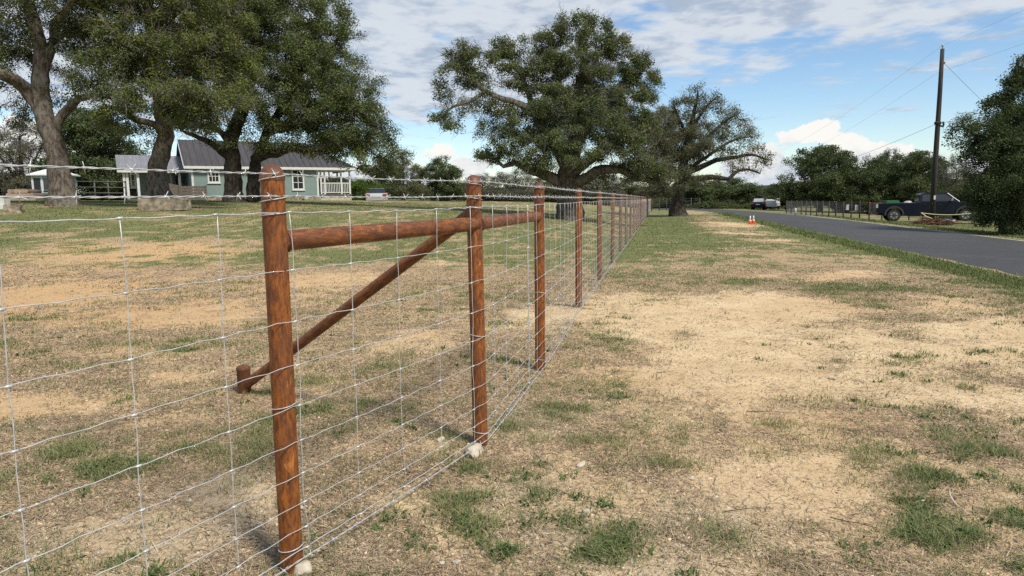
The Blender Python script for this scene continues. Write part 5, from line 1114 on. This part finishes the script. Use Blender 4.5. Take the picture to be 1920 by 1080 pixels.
# parked vehicles in the distance
def sedan(name, loc, rz, paint, label, rear_glass='glass', hgt=1.42):
    c_ = empty(name, loc, label, 'car', None, rz)
    prof = [(-2.25, .42), (-2.3, .75), (-2.2, .98), (-1.5, 1.02), (1.1, .98), (2.0, .84), (2.25, .62), (2.2, .35)] + [(x, z) for x, z in arch(1.4, .36, .33)][::-1] + [(.9, .28), (-.9, .28)] + [(x, z) for x, z in arch(-1.35, .36, .33)][::-1]
    extr('body', prof, -.88, .88, paint, c_, .07)
    cb = [(-1.75, 1.0), (-1.0, hgt - .03), (-.4, hgt), (.2, hgt - .02), (1.0, .98)]; g1 = [(x, -.80 * (1 - .2 * max(0, z - 1) / .42), z) for x, z in cb]; g2 = [(x, -y, z) for x, y, z in g1]; n = len(cb)
    MB().add(g1 + g2, [(k, n + k, n + k + 1, k + 1) for k in range(n - 1)] + [tuple(range(n)), tuple(range(2 * n - 1, n - 1, -1))]).obj('cabin', M['glass'], c_)
    rf1 = [(x, y * 1.01, z + .012) for x, y, z in g1[1:4]]; rf2 = [(x, -y, z) for x, y, z in rf1]; MB().prism([rf1[0], rf1[2], rf2[2], rf2[0]], (0, 0, .03)).obj('roof', paint, c_)
    for sd in (-1, 1):
        MB().box(-2.33, -2.2, sd * .7 - .17, sd * .7 + .17, .74, .93).obj('tail_light', M['red'], c_); MB().box(2.05, 2.27, sd * .66 - .16, sd * .66 + .16, .60, .74).obj('headlight', M['rim'], c_)
        for x_ in (-1.35, 1.4): MB().lathe([(.2, -.1), (.31, -.1), (.33, -.05), (.33, .05), (.31, .1), (.2, .1)], 18, (x_, sd * .80, .33), 'y').obj('wheel', M['tyre'], c_, True, angle=35)
    MB().box(-2.36, -2.25, -.82, .82, .40, .60).obj('rear_bumper', paint, c_); MB().box(-2.34, -2.3, -.26, .26, .66, .78).obj('number_plate', M['canvas'], c_)
    return c_
q = GD(707, 60.0); sedan('parked_car', (q.x, q.y, q.z - .40), R(100), M['silver'], 'silver sedan with red tail lights parked beside the bush right of the house')
q = GD(1424, 92); sv = sedan('parked_car', (q.x, q.y, q.z), R(66), M['paint'], 'black car parked on the grass beyond the road bend beside a white trailer', hgt=1.5)
MB().prism([(-1.78, -.62, 1.03), (-1.04, -.58, 1.46), (-1.04, .58, 1.46), (-1.78, .62, 1.03)], (-.01, 0, .012)).obj('rear_window', M['silver'], sv)
q = GD(1446, 92); tr = empty('utility_trailer', q, 'white box-sided trailer with a tarp-covered load beyond the road bend', 'trailer', None, R(60))
MB().box(-1.6, 1.4, -.85, .85, .42, .55).obj('deck', M['white'], tr)
for a_ in ((-1.6, -.85), (-1.6, .80), (1.35, -.85), (1.35, .80), (-.1, -.85)): MB().box(a_[0], a_[0] + .06, a_[1], a_[1] + .06, .553, 1.5).obj('stake', M['white'], tr)
MB().box(-1.62, 1.42, -.87, -.84, .60, .95).obj('side_board', M['white'], tr); MB().box(-1.63, -1.605, -.8, .8, .56, 1.25).obj('tail_board', M['white'], tr); MB().box(-1.6, 1.4, -.86, -.8, 1.45, 1.51).obj('top_rail', M['white'], tr)
for sd in (-1, 1): MB().lathe([(.15, -.09), (.3, -.09), (.32, 0), (.3, .09), (.15, .09)], 16, (0, sd * .97, .32), 'y').obj('wheel', M['tyre'], tr, True, angle=35); MB().prism([(-.45, sd * .88, .55), (-.3, sd * .88, .72), (.3, sd * .88, .72), (.45, sd * .88, .55)], (0, sd * .2, 0)).obj('mudguard', M['white'], tr)
MB().tube([(1.4, 0, .48), (2.4, 0, .45)], .05, 6).obj('drawbar', M['black'], tr)
rock('tarp_load', (q.x, q.y, q.z + .56), (1.0, .7, .5), 3, M['canvas'], 'lumpy pale tarp bundle on the white trailer', 'tarp', .25, sink=.1)

# ------------------------------------------------------------------ ground cover
def scatter(n, d0, d1, weight, seed, side=1.0, pw=0.0):
    r = np.random.default_rng(seed); out = [np.zeros((0, 2))]; tot = 0
    while tot < n:
        u = r.random(n * 2); y = np.exp(np.log(d0) + u * (np.log(d1) - np.log(d0))); x = (r.random(n * 2) * 2 - 1) * (.82 * y + 1.2) * side
        keep = r.random(n * 2) < weight(x, y); q = np.column_stack([x[keep], y[keep]]); out.append(q); tot += len(q)
        if not len(q): break
    return np.concatenate(out)[:n], r
def offroad(x, y): return (np.abs(toff(x, y) - 10.2) > 3.55) | (y > 60)
def blades(name, pts, r, per, hgt, wid, spread, mat, lean=.6, label=None, curl=True, lie=0.0):
    n = len(pts); d = np.hypot(pts[:, 0], pts[:, 1]); sc_ = np.repeat(r.uniform(.55, 1.35, n), per); dd = np.repeat(d, per)
    c_ = np.repeat(pts, per, 0) + r.normal(0, 1, (n * per, 2)) * (spread * (1 + dd[:, None] * .06)); N_ = len(c_)
    z = ground(c_[:, 0], c_[:, 1]) - .004; h = hgt * sc_ * r.uniform(.5, 1.2, N_) * (1 + .015 * dd); wv = np.maximum(wid * r.uniform(.6, 1.3, N_), dd * .00078)
    a = r.uniform(0, 2 * np.pi, N_); out_ = np.column_stack([np.cos(a), np.sin(a)]); side = np.column_stack([-np.sin(a + r.normal(0, .5, N_)), np.cos(a)])
    ln = np.abs(r.normal(lean, lean * .5, N_))
    B = np.column_stack([c_, z]); s3 = np.column_stack([side, np.zeros(N_)]) * wv[:, None] * .5
    up_ = np.maximum(1 - lie, .05)
    mid = B + np.column_stack([out_ * (h * ln * .35)[:, None], h * .6 * up_ + .003]); tipp = B + np.column_stack([out_ * (h * ln)[:, None], h * up_ * r.uniform(.6, 1, N_) + .003])
    V = np.stack([B - s3, B + s3, mid + s3 * .8, mid - s3 * .8, tipp], 1).reshape(-1, 3); k = np.arange(N_)[:, None] * 5
    # two triangles make the blade foot, one the tip
    F_ = np.concatenate([k + np.array([[0, 1, 2]]), k + np.array([[0, 2, 3]]), k + np.array([[3, 2, 4]])], 0)
    tone = np.clip(r.normal(.5, .28, N_), 0, 1)
    tag(link(name, np_mesh(name, V, F_, M[mat], False, {'tone': ('FACE', np.concatenate([tone] * 3))})), label, None, None, 'stuff')
def wg(x, y):
    bb, g = masks(x, y); sp = fbm(x, y, .12, 81, 2)
    return offroad(x, y) * np.clip(np.clip((g - .25) * .55, 0, .42) * np.clip(.25 + (sp - .42) * 5, .06, 1.3) + .055 * (sp > .55) * (bb < .6), 0, 1)
q, r = scatter(26000, 1.5, 11, wg, 1); blades('grass', q, r, 5, .034, .0030, .032, 'blade', 1.1, 'low green grass in patches on the sandy verge')
wg2 = lambda x, y: offroad(x, y) * np.clip((masks(x, y)[1] - .2) * 1.3, 0, 1)
q, r = scatter(16000, 9, 48, wg2, 2); blades('grass', q, r, 9, .022, .003, .10, 'blade_far', 1.1, 'green grass farther along the verge and field')
wr_ = lambda x, y: offroad(x, y) * ((np.abs(toff(x, y) - 6.45) < .5) | (np.abs(toff(x, y) - 14.75) < .45)) * 1.0
q, r = scatter(5000, 8, 62, wr_, 5); blades('grass', q, r, 8, .06, .004, .05, 'blade_far', .6, 'taller grass along the road edges')
wd_ = lambda x, y: offroad(x, y) * np.clip(1.05 - masks(x, y)[0] * 1.15, .16, 1)
q, r = scatter(42000, 1.5, 13, wd_, 3); blades('dry_grass', q, r, 6, .062, .0034, .040, 'straw', 1.0, 'flattened dry grass litter over the soil', lie=.78)
q, r = scatter(1500, 1.5, 9, lambda x, y: wg(x, y) * (fbm(x, y, .6, 71, 2) > .55), 12); blades('weeds', q, r, 9, .026, .011, .016, 'weed', .9, 'broad-leaved weeds among the near grass')
q, r = scatter(9000, 1.5, 12, wd_, 13); blades('dead_stems', q, r, 3, .085, .0030, .05, 'stem', 1.0, 'thin dark dead stems lying on the soil', lie=.86)
def pebbles(name, pts, r, s0, s1, mat, label):
    n = len(pts); oc = np.array([(1, 0, 0), (-1, 0, 0), (0, 1, 0), (0, -1, 0), (0, 0, 1), (0, 0, -1), (.6, .6, .45), (-.6, .6, .4), (-.6, -.6, .45), (.6, -.6, .4)], float)
    Fo = np.array([(0, 6, 9), (6, 4, 9), (0, 2, 6), (2, 7, 6), (6, 7, 4), (2, 1, 7), (1, 8, 7), (7, 8, 4), (1, 3, 8), (3, 9, 8), (8, 9, 4), (3, 0, 9)])
    s = (s0 + (s1 - s0) * r.random(n) ** 3.2)[:, None, None]; J = 1 + r.normal(0, .18, (n, 10, 1)); a = r.uniform(0, 6.28, n); c, sn = np.cos(a), np.sin(a)
    V = oc[None] * J * s * np.stack([r.uniform(.8, 1.4, n), r.uniform(.6, 1, n), r.uniform(.4, .8, n)], 1)[:, None]
    V = np.stack([V[..., 0] * c[:, None] - V[..., 1] * sn[:, None], V[..., 0] * sn[:, None] + V[..., 1] * c[:, None], V[..., 2]], -1)
    V += np.column_stack([pts, ground(pts[:, 0], pts[:, 1])])[:, None]
    Fp = (np.arange(n)[:, None, None] * 10 + Fo[None]).reshape(-1, 3); tone = np.repeat(r.random(n), 12)
    tag(link(name, np_mesh(name, V.reshape(-1, 3), Fp, mat, False, {'tone': ('FACE', tone)})), label, None, None, 'stuff')
M['pebble'] = leaf_mat('pebbles', (.24, .19, .13), (.56, .50, .40), (.38, .31, .22), 0.0)
wp = lambda x, y: np.clip(.14 + gravel_mask(x, y) * .9, 0, 1)
q, r = scatter(30000, 1.5, 7.5, wp, 8, .9); pebbles('gravel', q, r, .0014, .0095, M['pebble'], 'small pale pebbles scattered in the soil')
M['clod'] = leaf_mat('soil_clods', (.16, .115, .075), (.70, .53, .34), (.38, .27, .165), 0.0)
q, r = scatter(46000, 1.5, 9.5, lambda x, y: offroad(x, y) * np.clip(1.1 - masks(x, y)[0] * 1.0, .12, 1), 14, .9); pebbles('soil_clods', q, r, .0022, .0120, M['clod'], 'crumbs of soil and bits of litter in the thatch')
we_ = lambda x, y: ((np.abs(toff(x, y) - 6.72) < .10) | (np.abs(toff(x, y) - 13.95) < .3)) * 1.0
q, r = scatter(9000, 7, 60, we_, 9); pebbles('gravel', q, r, .006, .022, M['pebble'], 'loose stones along both road edges')
